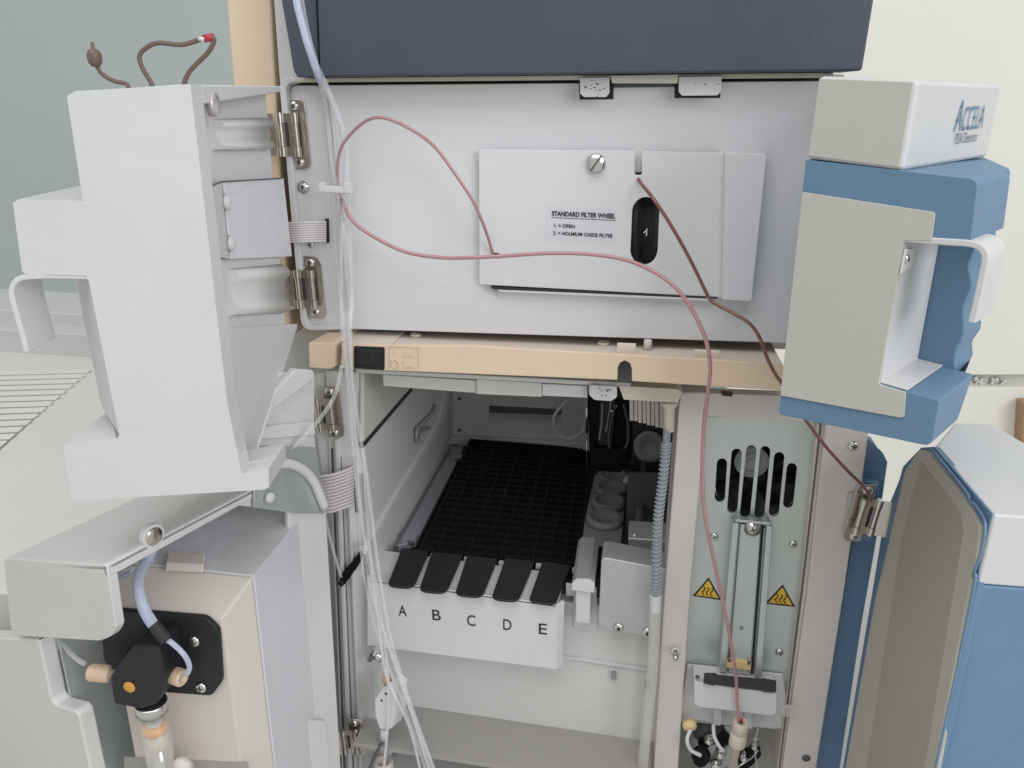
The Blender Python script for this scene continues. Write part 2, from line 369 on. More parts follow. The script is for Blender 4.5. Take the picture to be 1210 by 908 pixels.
# ---- hinges
def hinge(name, c, ex, ez, parent, h=.046, flip=1, leafL=True, kL=0):
    """double butt hinge of nickel plates and knuckle barrels: c centre, ex across, ez up; the door half swings forward by kL"""
    c = V(c); ex = V(ex).normalized()*flip; ez = V(ez).normalized(); n = V((0, -1, 0)); n = (n-n.dot(ez)*ez).normalized()
    def q_(dx, up=0, out=0): return c+ex*dx+ez*h*up+n*(.004+out+(kL*-dx if dx < 0 else 0))
    o = None
    b = MB()
    def plate(x0, x1, z0, z1, out, th=.0008, mi=0):
        A = [q_(x0, z0, out), q_(x1, z0, out), q_(x1, z1, out), q_(x0, z1, out)]; b.loft(A, [p-n*th for p in A], mi)
    plate(-.0135, -.0020, -.30, .30, .0012); plate(.0020, .0100, -.30, .30, .0006)
    plate(.0030, .0052, -.17, .17, .0009, .0002, 1); plate(-.0130, -.0112, -.17, .17, .0015, .0002, 1)
    for dx in (-.0145, .0, .0105):
        for a0, a1, r in ((-.31, -.17, .0025), (-.165, .165, .0019), (.17, .31, .0025)):
            b.cyl(q_(dx, a0, .001), q_(dx, a1, .001), r, seg=18)
    o = b.build(name, ['nickel', 'dark'], parent, .00015)
    def leaf(nm, x0, x1, r, back=.0045, hh=.5):
        L = [q_(x0, hh, -back), q_(x1, hh, -back), q_(x1, -hh, -back), q_(x0, -hh, -back)]
        MB().prism([p for p in rnd(L, r, 6)], -n*.0012).build(nm, 'nickel', o, .0004)
    leaf('body_leaf', .003, .0165, [0, .006, .006, 0])
    for s in (-1, 1): screw(q_(.0085, .40*s, -.0045), n, .0032, o)
    if leafL:
        leaf('door_leaf', -.0185, -.0090, [.001, 0, 0, .001], .0035, .48)
        for s in (-1, 1): screw(q_(-.0145, .40*s, -.0035), (n+ex*.5), .0025, o)
    return o
UP = V((0, 0, 1))
# flat ribbon strap from door to body
b = MB()
for k in range(9):
    y = 264+k*2.75
    b.tube([P(338, y, -.012), P(360, y-.6, -.009), P(384, y-1.2, -.006), P(386, y-1.2, .004)], .00085, 8)
b.build('ribbon_strap', 'strapwhite', dm)
slab('strap_slot', [(384, 259), (387.5, 259), (388.5, 287), (385.5, 287)], -.0010, .001, 'black', dm, 0)
screw(P(367, 289, .0005), NF, .0026, dm)
# ================================================================== cream front bar (drip tray front) of the detector
YB = -.030
bar_px = [(404, 407.5), (560, 409), (925, 430), (930, 462.5), (737.5+9, 451), (746.5, 437), (744.5, 430), (738.5, 426.5), (733, 429), (730, 435), (729.5, 449.5), (426, 437), (418, 436.5), (402, 435)]
fb = slab('front_bar', bar_px, YB, YB+.004, 'cream', dm, .0008)
zt = P(560, 409, YB).z
tp = [P(404, 407.5, YB+.003), P(925, 430, YB+.003)]
# top deck of the bar
a0 = P(403, 408, YB+.002); a1 = P(925, 430, YB+.002)
bk = [P(427, 386.5, .008), P(940, 408, .008)]
b = MB(); A = [a0, a1, V((a1.x, .029, a1.z-.001)), V((a0.x+.004, .029, a0.z-.001))]
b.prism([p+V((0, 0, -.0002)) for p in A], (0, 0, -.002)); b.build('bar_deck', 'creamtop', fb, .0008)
zd = (a0.z+a1.z)/2
def deckp(px, py): return PL(px, py, (a0+a1)/2, ((a1-a0).cross(V((0, 1, -.02)))).normalized())
# raised front part of the deck at the switch
b = MB(); q = [deckp(404, 408), deckp(462, 409.5), deckp(482, 388), deckp(430, 386.5)]
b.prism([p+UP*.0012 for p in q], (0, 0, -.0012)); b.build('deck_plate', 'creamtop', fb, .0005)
for px, py, r in ((491, 397, .0040), (713, 407, .0043)):
    p = deckp(px, py); b = MB(); b.lathe(p, UP, [(r, 0), (r, .0014), (r*.9, .0018), (r*.62, .0018), (r*.58, .0010), (0, .0010)], 28); b.build('deck_boss', 'creamtop', fb)
p = deckp(765, 413); b = MB(); b.lathe(p, UP, [(.003, 0), (.0028, .0065), (.0022, .0070), (0, .0070)], 24); b.build('deck_post', 'creamtop', fb)
for x0, x1, y in ((729, 751, 413), (820, 850, 421)):
    A = P(x0, y, YB+.006); B = P(x1, y+1, YB+.006)
    b = MB(); b.prism([A+UP*.004, B+UP*.004, B-UP*.004, A-UP*.004], (0, .003, 0)); b.build('deck_tab', 'creamtop', fb, .0004)
slab('bar_backing', [(727, 425), (750, 426), (750, 452), (727, 451)], YB+.012, YB+.014, 'darkgrey', fb, 0)
# cream block at the left of the tubing gap
b = MB(); A = [P(x, y, YB) for x, y in rp([(364, 405), (390, 405), (396, 407), (396, 434), (390, 436.5), (365, 435)], 2)]
B = [V((p.x+.004, 0.004, p.z)) for p in A]; b.loft(A, B); b.build('bar_end_block', 'cream', dm, .0012)
# power switch
slab('switch_frame', rp([(418, 409.5), (454, 411), (454, 438), (418, 436)], 2), YB-.0012, YB+.001, 'black', fb, .0005)
sw = slab('power_switch', rp([(421, 413), (451, 414.5), (451, 434), (421, 432)], 2), YB-.003, YB, 'black', fb, .001)
slab('switch_rocker', rp([(436, 416), (448, 416.5), (448, 431), (436, 430.5)], 1), YB-.0042, YB-.002, 'black', fb, .0008)
# embossed power symbols
em = MB()
def embs(px, mb=em): mb.prism([P(x, y, YB-.0006) for x, y in px], (0, .0008, 0))
for q in ([(460, 409), (495, 410.5), (495, 411.5), (460, 410)], [(494.5, 411), (495.7, 411), (495.7, 439), (494.5, 439)], [(460, 409), (461, 409), (461, 437), (460, 437)],
          [(465, 413), (467, 413), (467, 420), (465, 420)], [(475, 419.5), (491, 420.5), (491, 422), (475, 421)], [(479, 414), (487, 414.5), (487, 420), (479, 419.6)],
          [(477, 427), (488, 427.5), (488, 434), (477, 433.6)], [(475, 434), (491, 435), (491, 436), (475, 435)]): embs(q)
ring = [P(466.5+4.5*math.cos(a), 430+4.5*math.sin(a), YB-.0006) for a in [2*math.pi*k/20 for k in range(21)]]
em.tube(ring, .0005, 6, caps=False); em.build('embossed_symbol', 'cream', fb, .0002)
# ================================================================== left door of the detector (opened, seen on its free edge)
O1 = PT(225, 100, .367)
def S1(px, py): return PL(px, py, O1, FW)
prof = [(225, 100), (88, 108), (79, 114), (98, 238.5), (22, 235.5), (15, 240), (26, 321), (32, 325.5), (99, 327), (105, 332), (141, 514), (138, 519), (77, 525.5), (75, 530), (84, 587), (90, 592), (312, 579), (318, 576), (317, 555), (286, 561)]
N1 = [S1(x, y) for x, y in prof]
n0 = N1[0]
hz = PL(352, 385, O1, RT).z
def inner1(px, py): return PL(px, py, O1, RT+FW*(.0))
notch = {8: 0, 9: 1, 10: 1, 11: 0}
def ring1(s, ret=0, notch_open=True):
    out = []
    for i, p in enumerate(N1):
        q = p.copy(); ss = s
        if i in (9, 10):
            k = min(s/.040, 1); tgt = N1[7] if i == 9 else N1[12]
            q = q + RT*((tgt-q).dot(RT))*k*.97
        if i in (17, 18): ss = min(s, .034)
        elif i in (16,): ss = min(s, .034)
        elif i in (12, 13, 14, 15): ss = min(s, .05)
        if i in (19,): ss = min(s, .030)
        if ret and i in (0, 19): q = q-RT*ret
        out.append(q+FW*ss)
    z = hz; q = N1[0]-RT*ret; q.z = z
    out.append(q+FW*s)
    return out
rings = [ring1(0), ring1(.0135), ring1(.0136, .010), ring1(.040, .010), ring1(.150, .010)]
ld = MB().rings(rings, smooth=False).build('left_door', 'whiteb', dm, .0016)
# top rim flange along the top of the recess
b = MB(); q = [N1[0]+FW*.0135, N1[0]+FW*.152]
zt = PL(238, 124, O1, RT).z; z2 = PL(325, 109, O1, RT).z
b.prism([V((q[0].x, q[0].y, q[0].z)), V((q[1].x, q[1].y, q[0].z)), V((q[1].x, q[1].y, z2)), V((q[0].x, q[0].y, zt))], -RT*.012)
b.build('top_rim', 'whiteb', ld, .0012)
def in1(px, py, off=0): return PL(px, py, O1-RT*off, RT)
def inplate(name, px, off, th, m, parent, bevel=.0006):
    return MB().prism([in1(x, y, off) for x, y in px], RT*th).build(name, m, parent, bevel)
# bulges for the hinge mounts
for (y0, y1, x0, x1, yy0, yy1) in ((141, 178, 250, 313, 139, 178), (318, 374, 270, 332, 312, 371)):
    b = MB(); A_ = []; B_ = []
    for t, h in ((0, 0), (.05, .004), (.14, .0062), (.24, .0055), (.32, .0030), (.40, .0022), (.60, .0022), (.68, .0030), (.76, .0055), (.86, .0062), (.95, .004), (1, 0)):
        A_.append(in1(x0, y0+(y1-y0)*t, .010)+RT*h); B_.append(in1(x1, yy0+(yy1-yy0)*t, .010)+RT*h)
    b.loft(A_, B_, smooth=True); b.build('hinge_boss', 'white', ld)
for hx, hy, lx in ((336, 159, 319), (356, 340, 338)):
    hinge('hinge', P(hx, hy, -.002), (1, .05, 0), V((-.035, 0, 1)), dm, kL=1.6)
# brushed metal plate with bent flange and rivets
inplate('metal_plate', [(262, 215), (333, 211), (343, 303), (271, 306.5)], .0085, .0012, 'brushed', ld, .0003)
b = MB(); b.loft([in1(262, 215, .0073), in1(271, 306.5, .0073), in1(256, 303, .001), in1(246, 222, .001)], [in1(262, 215, .0085), in1(271, 306.5, .0085), in1(256, 303, .0022), in1(246, 222, .0022)])
b.build('plate_flange', 'whiteb', ld, .0003)
slab_ = MB(); slab_.tube([in1(245, 222, .001), in1(262, 215, .0065), in1(333, 211, .0065)], .0004, 6); slab_.build('plate_seam', 'darkgrey', ld)
for x, y in ((267, 239), (272, 288)):
    b = MB(); b.lathe(in1(x, y, .0068), RT, [(.0045, 0), (.004, .0014), (.002, .0024), (0, .0026)], 20); b.build('rivet', 'whiteb', ld)
# magnet disc near the free edge
p = in1(255, 124, -.0002); b = MB(); b.lathe(p-RT*.003, RT, [(.0058, 0), (.0058, .003), (.0052, .0036), (0, .0036)], 32); b.build('magnet', 'foil', ld)
# slanted lower cheek
MB().prism([in1(x, y, .0085) for x, y in [(262, 388), (352, 383), (299, 551), (287, 553)]], -RT*.0015).build('lower_cheek', 'whiteb', ld, .0004)
b = MB(); b.tube([in1(350, 386, .0088), in1(297, 549, .0088)], .0011, 8); b.build('cheek_rim', 'whiteb', ld)
# handle: bent strip
hp = [S1(x, y) for x, y in [(104, 331), (60, 330), (35, 331), (27, 332), (21.5, 334.5), (17.5, 339), (16, 345), (17, 353), (22, 372), (31, 404), (34, 417)]]
def strip(path, th, dep, vin, parent, name, m, bevel=.0008):
    b = MB(); rs = []
    for i, p in enumerate(path):
        t = (path[min(i+1, len(path)-1)]-path[max(i-1, 0)]).normalized(); n = t.cross(dep.normalized())
        rs.append([p, p+n*th, p+n*th+dep, p+dep])
    return b.rings(rs, smooth=False).build(name, m, parent, bevel)
strip([hp[0]]+hp[1:], -.0028, FW*.026, RT, ld, 'handle', 'whiteb')
# ================================================================== right door of the detector
O2 = PT(1085, 95, .365); U2 = RT*.682+FW*.731; V2 = RT*-.731+FW*.682
def S2(px, py, s=0): return PL(px, py, O2+U2*s, U2)
def F2(px, py, off=0): return PL(px, py, O2-V2*off, V2)
cap = [S2(x, y) for x, y in [(966, 90), (1086, 95), (1067.5, 203), (952, 188)]]
# blue door body
near = [S2(x, y) for x, y in [(952, 189), (1156, 212), (1147, 286), (1068, 284.5), (1039, 453), (1072, 463), (1110, 473.5), (1100, 528), (920, 490)]]
near = rnd(near, [0, .004, .001, .0005, .001, .0005, .001, .004, .002], 5)
zlo = S2(1075, 468).z
rd = MB().loft(near, [p+U2*(.055 if p.z > zlo else .042) for p in near]).build('right_door', 'blue', dm, .0014)
w = U2*.055
def wav(pts, s):
    out = []; n = 26; ps = spl([S2(x, y, s) for x, y in pts], 6)
    for i, p in enumerate(ps): out.append(p - V2*(.0011*math.sin(i*1.15)))
    return out
B1 = [S2(952, 189)+w, S2(1156, 212)+w] + wav([(1168, 250), (1150, 290), (1146, 335), (1136, 395), (1124, 452)], .055) + [S2(1110, 473.5)+w+V2*.004, S2(1100, 528)+w+V2*.004, S2(920, 490)+w]
B2 = [S2(952, 189)+U2*.078, S2(1156, 212)+U2*.078+V2*.006] + wav([(1186, 240), (1176, 290), (1166, 345), (1156, 388), (1145, 425)], .078) + [S2(1127, 480, .078), S2(1106, 518, .078), S2(920, 490)+U2*.078]
B3 = [p+U2*.085+V2*(.035 if 0 < i < len(B2)-1 else 0) for i, p in enumerate(B2)]
B1 = [p+U2*.0004 for p in B1]
MB().rings([B1, B2, B3], smooth=False).build('grip_back', 'blue', rd, .0012)
cp = MB().prism(cap, U2*.138).build('door_cap', 'whiteb', rd, .0026)
MB().prism([S2(x, y)-U2*.0006 for x, y in [(968.5, 93), (1080, 97), (1063, 198), (955.5, 184.5)]], U2*.0012).build('cap_end', 'capgrey', cp, .0004)
MB().prism([S2(x, y)-U2*.0012 for x, y in rp([(949, 227), (1106, 251), (1101.5, 284.7), (1068.5, 283.7), (1067, 300), (1039, 454), (1071, 463.5), (1069, 494), (923, 467)], [1, 4, 0, 3, 0, 4, 1, 5, 1])], U2*.003).build('side_plate', 'capgrey', rd, .0005)
# white lining of the grip pocket
lin = [S2(x, y) for x, y in [(1067.5, 285), (1039, 453.5), (1072, 463)]]
b = MB(); off = -V2*.0006
A = [lin[0], lin[1], lin[1]+off, lin[0]+off]; b.loft([p+U2*.0005 for p in A], [p+U2*.0548 for p in A])
A = [lin[1]+UP*.0003, lin[2]+UP*.0003, lin[2]+UP*.001, lin[1]+UP*.001]; b.loft([p+U2*.0005 for p in A], [p+U2*.0548 for p in A])
b.build('grip_lining', 'whiteb', rd, .0003)
# handle
hp = [S2(x, y)-U2*.0008 for x, y in [(1067, 286), (1100, 289), (1138, 291.5), (1147, 292.5), (1153, 294.5), (1157.5, 298), (1159.8, 303), (1159.5, 310), (1152, 345), (1144, 381)]]
hd = strip(hp, .0032, U2*.028, RT, rd, 'handle', 'whiteb')
A = [PL(x, y, lin[0]-V2*.0010, V2) for x, y in [(1068, 294), (1078, 294), (1078, 312), (1062, 324)]]
MB().prism(A, -V2*.0012).build('handle_tab', 'white', hd, .0004)
screw(PL(1071, 306, lin[0]-V2*.0022, V2), -V2, .0022, hd)
# lettering on the door front
def on_front(s, a, bb, hgt, m, parent, **k):
    A = F2(*a, .0009); B = F2(*bb, .0009); ex = B-A; o = write(s, A, ex, UP, hgt, m, parent, **k)
    e = ex.normalized(); w = max((v.co-A).dot(e) for v in o.data.vertices); f = ex.length/w
    for v in o.data.vertices: v.co += e*((v.co-A).dot(e)*(f-1))
    return o
on_front('A', (1127, 156), (1135, 155), .0225, 'inkblue', cp, shear=.1, thick=.00002)
on_front('CCELA', (1135.5, 155), (1160.5, 151), .0172, 'inkblue', cp, shear=.1, thick=.00002)
on_front('PDA Detector', (1128, 170.5), (1154, 167), .0078, 'inkgrey', cp, thick=.00002)
# ================================================================== autosampler module
am = thing('autosampler_module', 'white autosampler module below the detector, open in front with its rack bay showing', 'laboratory instrument', P(640, 800, .1))
def sl(name, px, Y0, Y1, m, parent=am, bevel=.0006): return slab(name, px, Y0, Y1, m, parent, bevel)
# top rail pieces under the cream bar
sl('top_lip', [(420, 436), (745, 453), (745, 458), (421, 441)], -.012, .03, 'white')
sl('top_rail', [(452, 443), (564, 450), (564, 465), (453, 456.5)], -.008, .000, 'greenwhite')
sl('top_rail', [(563, 448.5), (640, 453), (640, 469.5), (563, 466)], -.010, .000, 'greenwhite')
sl('top_rail', [(640.5, 454), (694, 456.5), (694, 470.5), (640.5, 468)], -.010, .000, 'whiteb')
lt = sl('latch_tab', rp([(696, 455), (729, 457), (729, 470), (722, 474.5), (702, 473), (696, 467)], 2), -.016, -.013, 'whiteb')
b = MB(); random.seed(5)
for k in range(14):
    x = 713+random.gauss(0, 4); y = 462+random.gauss(0, 2.6); w = random.uniform(.6, 1.9)
    b.prism([P(x+dx*w, y+dy*w*.5, -.01605) for dx, dy in [(-1, -.3), (.2, -1), (1, .2), (.1, .9)]], (0, .0001, 0))
b.build('paint_chip', 'darkgrey', lt)
sl('hose_adapter', rp([(731, 456), (800, 460), (806, 463), (801, 476), (737, 472.5)], 1), -.013, .004, 'ivory')
b = MB(); b.rings([[P(x, y, -.004)+V((0, d, 0)) for x, y, d in q] for q in ()] or [[V()]*3]*2) if 0 else None
A = P(791, 474, -.002); B = P(789, 482, -.002); C = P(790, 509, -.002)
b = MB(); b.lathe(A, C-A, [(.0070, 0), (.0068, .001), (.0042, (B-A).length), (.0040, (C-A).length), (.0034, (C-A).length+.0005)], 28); b.build('hose_nozzle', 'ivory', am)
# post between rack bay and column compartment
sl('center_post', [(803.5, 464), (836.5, 464), (816.5, 690), (801, 912), (801, 930), (771, 930), (785, 700)], -.002, .05, 'warmwhite', am, .0012)
sl('top_strip', [(808, 463.5), (980, 470), (976, 500), (836, 492)], .001, .012, 'warmwhite')
for x in (856, ): sl('edge_notch', rp([(852, 463), (866, 464), (865, 469), (853, 468)], 1), -.0001, .002, 'dark', am, 0)
b = MB(); b.cyl(P(798, 770, -.002), P(798, 770, -.010), .0034, .0030); b.lathe(P(798, 770, -.010), V((.02, -1, -.25)), [(.0022, 0), (.0022, .006), (.0016, .0075), (0, .008)]); b.build('locating_pin', 'nickel', am)
# right frame
sl('side_frame', [(978, 480), (1030, 484), (1019, 570), (1004, 654), (999, 690), (962, 925), (922, 925), (954, 700), (969, 560)], -.002, .05, 'warmwhite', am, .0012)
sl('side_channel', [(966, 500), (980, 500), (957, 660), (950, 730), (924, 920), (917, 920), (944, 720)], .003, .05, 'warmwhite', am, .0008)
sl('channel_groove', [(969, 500), (971, 500), (948.5, 700), (920, 920), (918.5, 920), (946.5, 700)], .0022, .004, 'darkgrey', am, 0)
screw(P(1008, 527, -.002), NF, .0034, am)
b = MB(); b.lathe(P(952.5, 896, -.0022), NF, [(.0034, 0), (.0034, .0002), (0, .0002)]); b.build('frame_hole', 'darkgrey', am)
sl('frame_back', [(290, 385), (432, 392), (440, 600), (452, 960), (330, 960)], .055, .06, 'white')
# ---------------- rack bay
XL = P(436, 640, 0).x; XR = P(800, 560, 0).x+.004
YBK = .30
zf = P(560, 705, 0).z-.004
zc = P(560, 448, 0).z
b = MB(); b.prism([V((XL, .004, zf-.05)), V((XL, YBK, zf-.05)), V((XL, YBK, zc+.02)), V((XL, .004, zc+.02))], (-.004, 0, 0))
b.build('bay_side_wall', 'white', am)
# nearer skin of the left wall, ends in the slanting gap
q = [PX(430, 440, XL+.003), PX(486, 446, XL+.003), PX(484, 460, XL+.003), PX(430, 522, XL+.003)]
MB().prism(q, (-.003, 0, 0)).build('wall_skin', 'greenwhite', am, .0004)
q = [PX(486, 458, XL+.0012), PX(488, 461, XL+.0012), PX(429, 530, XL+.0012), PX(427, 524, XL+.0012)]
MB().prism(q, (-.002, 0, 0)).build('wall_gap', 'dark', am)
q = [PX(520, 470, XL+.0025), PX(524, 480, XL+.0025), PX(430, 640, XL+.0025), PX(430, 632, XL+.0025)]
MB().prism([PX(x, y, XL+.0025) for x, y in [(527, 466), (531, 466), (524, 500), (432, 655), (432, 648), (518, 500)]], (-.003, 0, 0)).build('wall_rail', 'greywhite', am, .0005)
b = MB(); b.tube([PX(492, 523, XL+.003), PX(492, 508, XL+.003), PX(512, 488, XL+.003), PX(514, 478, XL+.003)], .0017, 8); b.tube([PX(497, 521, XL+.004), PX(500, 508, XL+.004), PX(508, 505, XL+.004)], .0014, 8); b.build('wall_clip', 'rail', am)
# back wall with slot
bo = [P(x, y, YBK) for x, y in [(490, 440), (820, 455), (810, 620), (490, 600)]]
bs = [P(x, y, YBK) for x, y in rp([(578, 479), (735, 487), (734, 510), (578, 502.5)], 1)]
h1 = [P(543+2.6*math.cos(a), 471.5+2.4*math.sin(a), YBK) for a in [2*math.pi*k/12 for k in range(12)]]
h2 = [P(543+2.6*math.cos(a), 508.5+2.4*math.sin(a), YBK) for a in [2*math.pi*k/12 for k in range(12)]]
holed('bay_back_wall', bo, [bs, h1, h2], bo[0], (1, 0, 0), (0, 0, 1), .002, 'greywhite', am, 0)
sl('slot_box', [(480, 420), (830, 440), (820, 560), (480, 540)], YBK+.03, YBK+.032, 'darkgrey', am, 0)
sl('slot_box_floor', [(570, 498), (745, 505), (745, 512), (570, 505)], YBK+.002, YBK+.03, 'greywhite', am, 0)
sl('back_ledge', [(521, 517), (720, 527), (720, 536), (521, 526)], YBK-.012, YBK-.001, 'greywhite', am, .0004)
sl('back_bracket', [(524, 465), (531, 465), (529, 526), (541, 524), (541, 532), (516, 532), (520, 500)], YBK-.012, YBK-.004, 'greywhite', am, .0004)
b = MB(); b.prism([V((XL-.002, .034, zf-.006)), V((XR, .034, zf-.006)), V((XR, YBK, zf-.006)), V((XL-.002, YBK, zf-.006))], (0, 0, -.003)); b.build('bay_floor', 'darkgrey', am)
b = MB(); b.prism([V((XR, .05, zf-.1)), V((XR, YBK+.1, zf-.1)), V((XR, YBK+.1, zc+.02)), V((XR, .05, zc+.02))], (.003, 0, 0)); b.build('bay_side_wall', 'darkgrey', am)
b = MB(); b.prism([V((XL-.01, .002, zc+.014)), V((XR+.01, .002, zc+.014)), V((XR+.01, YBK, zc+.014)), V((XL-.01, YBK, zc+.014))], (0, 0, .003)); b.build('bay_ceiling', 'greywhite', am)
# left floor rail beside the racks
zr = zf+.004
b = MB(); q = [PZ(482, 645, zr), PZ(434, 645, zr), PZ(521, 522, zr), PZ(549, 526, zr)]
b.prism(q, (0, 0, -.012)); b.build('floor_rail', 'rail', am, .0006)
q = [PZ(470, 645, zr+.006), PZ(492, 640, zr+.006), PZ(548, 530, zr+.006), PZ(535, 528, zr+.006)]
MB().prism(q, (0, 0, -.006)).build('guide_rail', 'rail', am, .0008)
for x, y in ((485, 636), (540, 541)):
    p = PZ(x, y, zr+.006); MB().box(p+UP*.001, (.006, 0, 0), (0, .005, 0), (0, 0, .0018)).build('guide_block', 'rail', am, .0005)
    b = MB(); b.cyl(p+V((.002, -.006, 0)), p+V((.002, -.008, -.002)), .003, .0026); b.build('guide_spring', 'darkgrey', am)
# lower front wall and the shelf under it
YW = .022
sl('lower_wall', [(432, 690), (800, 725), (792, 882), (430, 828)], YW, YW+.012, 'greenwhite' if 0 else 'white', am, .0006)
sl('wall_ridge', [(664, 776), (800, 796), (800, 798.5), (664, 778.5)], YW-.003, YW, 'whiteb', am, .0004)
zl = P(620, 853, YW).z
b = MB(); q = [P(446, 828, YW), P(772, 877, YW)]
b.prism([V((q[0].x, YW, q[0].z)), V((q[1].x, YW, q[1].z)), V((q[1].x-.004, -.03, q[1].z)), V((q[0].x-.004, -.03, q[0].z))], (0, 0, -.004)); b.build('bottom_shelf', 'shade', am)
for x, y, h in ((725, 790, 13), (765, 801, 15)):
    o = sl('wall_slot', rp([(x-5, y), (x+5, y+1), (x+5, y+h), (x-5, y+h-1)], 1), YW-.0012, YW, 'greywhite', am, .0003)
    sl('slot_pin', rp([(x-3, y+5), (x+3, y+5.5), (x+3, y+h+1), (x-3, y+h)], 1.5), YW-.004, YW-.001, 'cups', am, .0004)
# left post of the frame with folded edges
lp = [(384, 438), (424, 440), (431, 560), (438, 700), (450, 925), (404, 925), (396, 720), (389, 560)]
po = sl('left_post', lp, .0, .05, 'white', am, .0012)
for a in ([(391, 530), (393.5, 530), (409, 925), (406.5, 925)], [(402, 540), (403.4, 540), (419, 925), (417.4, 925)]):
    sl('post_groove', a, -.0003, .001, 'darkgrey', am, 0)
for a in ([(395, 520), (400, 520), (416, 925), (411, 925)], [(409, 560), (413, 560), (429, 925), (424.5, 925)]):
    sl('post_fold', a, -.0035, .001, 'whiteb', am, .0010)
sl('post_shadow_strip', [(424.5, 560), (429, 560), (443, 760), (438, 752), (431, 680)], -.0006, .001, 'dark', am, 0)  # dark strip painting the shadow along the post's inner edge
b = MB(); b.prism([P(x, y, -.006) for x, y in rp([(401, 682), (424, 655), (426, 659), (424, 668), (408, 690), (402, 695)], 1.5)], (0, .006, 0)); b.build('latch_lever', 'blackmatte', am, .0008)
b = MB(); b.lathe(P(403, 689, -.0064), NF, [(.0025, 0), (.002, .0012), (0, .0014)], 16); b.build('latch_pivot', 'black', am)
sl('door_seal', [(368, 444), (384, 441), (393, 560), (380, 560), (372, 500)], .002, .01, 'white', am, .001)
hinge('hinge', P(379, 487, -.008), (1, .05, 0), V((-.05, 0, 1)), am, h=.042, kL=1.6)
h2 = hinge('hinge', P(409, 872, -.016), (1, .1, 0), V((-.05, 0, 1)), am, h=.040, kL=.8)
h3 = hinge('hinge', P(1032, 608, -.006), (1, .1, 0), V((.10, 0, 1)), am, h=.046, flip=-1, leafL=False, kL=.3)
sl('hinge_plate', [(1003, 584), (1016, 583), (1012, 622), (999, 621)], -.005, -.003, 'alum', am, .0004)
# ribbon strap on the left post
b = MB()
for k in range(12):
    y = 560+k*3.9
    b.tube([P(374, y+4, -.012), P(378, y+4, -.016), P(395, y+1, -.015), P(412, y-5, -.008), P(417, y-8, -.001), P(420, y-9, .004)], .00125, 8)
b.build('ribbon_strap', 'strapwhite', am)
sl('strap_slot', [(416.5, 540), (420.5, 540), (424, 606), (420, 606)], -.0008, .001, 'dark', am, 0)
# ---------------- sampling arm inside the bay
arm = None
zb = zf+.012
q = [PZ(703, 560, zb), PZ(742, 563, zb), PZ(733, 652, zb), PZ(684, 645, zb)]
MB().prism(q, (0, 0, -.012)).build('wash_station', 'cups', am, .001)
ws = bpy.data.objects['wash_station']
for x, y, r in ((724, 567, .0168), (721.5, 581, .0170), (718.5, 597, .0172), (714, 617, .0174)):
    p = PZ(x, y, zb); b = MB(); b.lathe(p, UP, [(r, 0), (r*.97, .004), (r*.9, .0062), (r*.72, .0066), (r*.66, .005), (0, .0046)], 36); b.build('well_cap', 'cups', ws)
# black carriage
YA = .16
ca = sl('arm_carriage', rp([(694, 468), (746, 472), (747, 540), (742, 552), (733, 559), (706, 557), (697, 549)], 2), YA, YA+.03, 'blackmatte', am, .001)
sl('carriage_cover', rp([(709, 470), (728, 471), (724, 528), (706, 526)], 2), YA-.006, YA, 'black', ca, .001)
sl('carriage_block', rp([(700, 530), (742, 531), (739, 548), (702, 549)], 3), YA-.01, YA, 'blackmatte', ca, .001)
for pts, r, m in (([(737, 478), (742, 500), (741, 525), (730, 534), (720, 528), (721, 505), (727, 478)], .0013, 'darkgrey'), ([(712, 476), (711, 500), (708, 520)], .0011, 'cups'), ([(722, 474), (720, 488), (716, 510)], .0009, 'cups')):
    b = MB(); b.tube(spl([P(x, y, YA-.008) for x, y in pts], 8), r, 8); b.build('carriage_wire', m, ca)
b = MB(); b.tube([P(693.5, 470, YA-.004), P(693.5, 512, YA-.004)], .0012, 8); b.tube([P(693.5, 512, YA-.004), P(693, 556, YA-.004)], .0006, 8); b.build('needle', 'chrome', ca)
for x, y in ((728, 480), (707, 538), (723, 486)): screw(P(x, y, YA-.0075), NF, .0016, ca, 'nickel')
# pleated flat cable
b = MB()
for k in range(9):
    x = 746+k*5
    y1 = 496+k*1.3
    b.box((P(x, 470, .03)+P(x+.5, y1, .03))/2, ((P(x+2.2, 470, .03)-P(x, 470, .03))), (0, .0015 if k % 2 else .0028, 0), (P(x+.5, y1, .03)-P(x, 470, .03))/2)
b.build('pleated_cable', 'warmwhite', am, .0006)
# lead screw and pulleys
A = P(762, 548, .24); B = P(754, 634, .07)
b = MB(); b.cyl(A, B, .0032, seg=20)
ax = (B-A).normalized(); u = ax.orthogonal().normalized(); w_ = ax.cross(u); n = 34*10; L = (B-A).length
b.tube([A+ax*L*k/n+(u*math.cos(2*math.pi*k/10)+w_*math.sin(2*math.pi*k/10))*.0034 for k in range(n+1)], .0007, 6); b.build('lead_screw', 'darkgrey', am)
for x, y, Y, r in ((768, 528, .26, .017), (752, 577, .20, .0155)):
    b = MB(); b.lathe(P(x, y, Y), V((-.25, -1, .2)), [(r, 0), (r, .004), (r*.86, .005), (r*.6, .005), (r*.55, .003), (0, .003)], 36); b.build('pulley', 'greywhite', am)
sl('motor', rp([(745, 505), (800, 508), (798, 560), (742, 556)], 3), .27, .295, 'darkgrey', am, .001)
screw(P(768, 571, .19), NF, .0025, am); screw(P(750, 634, .05), NF, .0022, am)
sl('bay_side_plate', [(742, 560), (800, 562), (795, 660), (738, 652)], .13, .135, 'darkgrey', am)
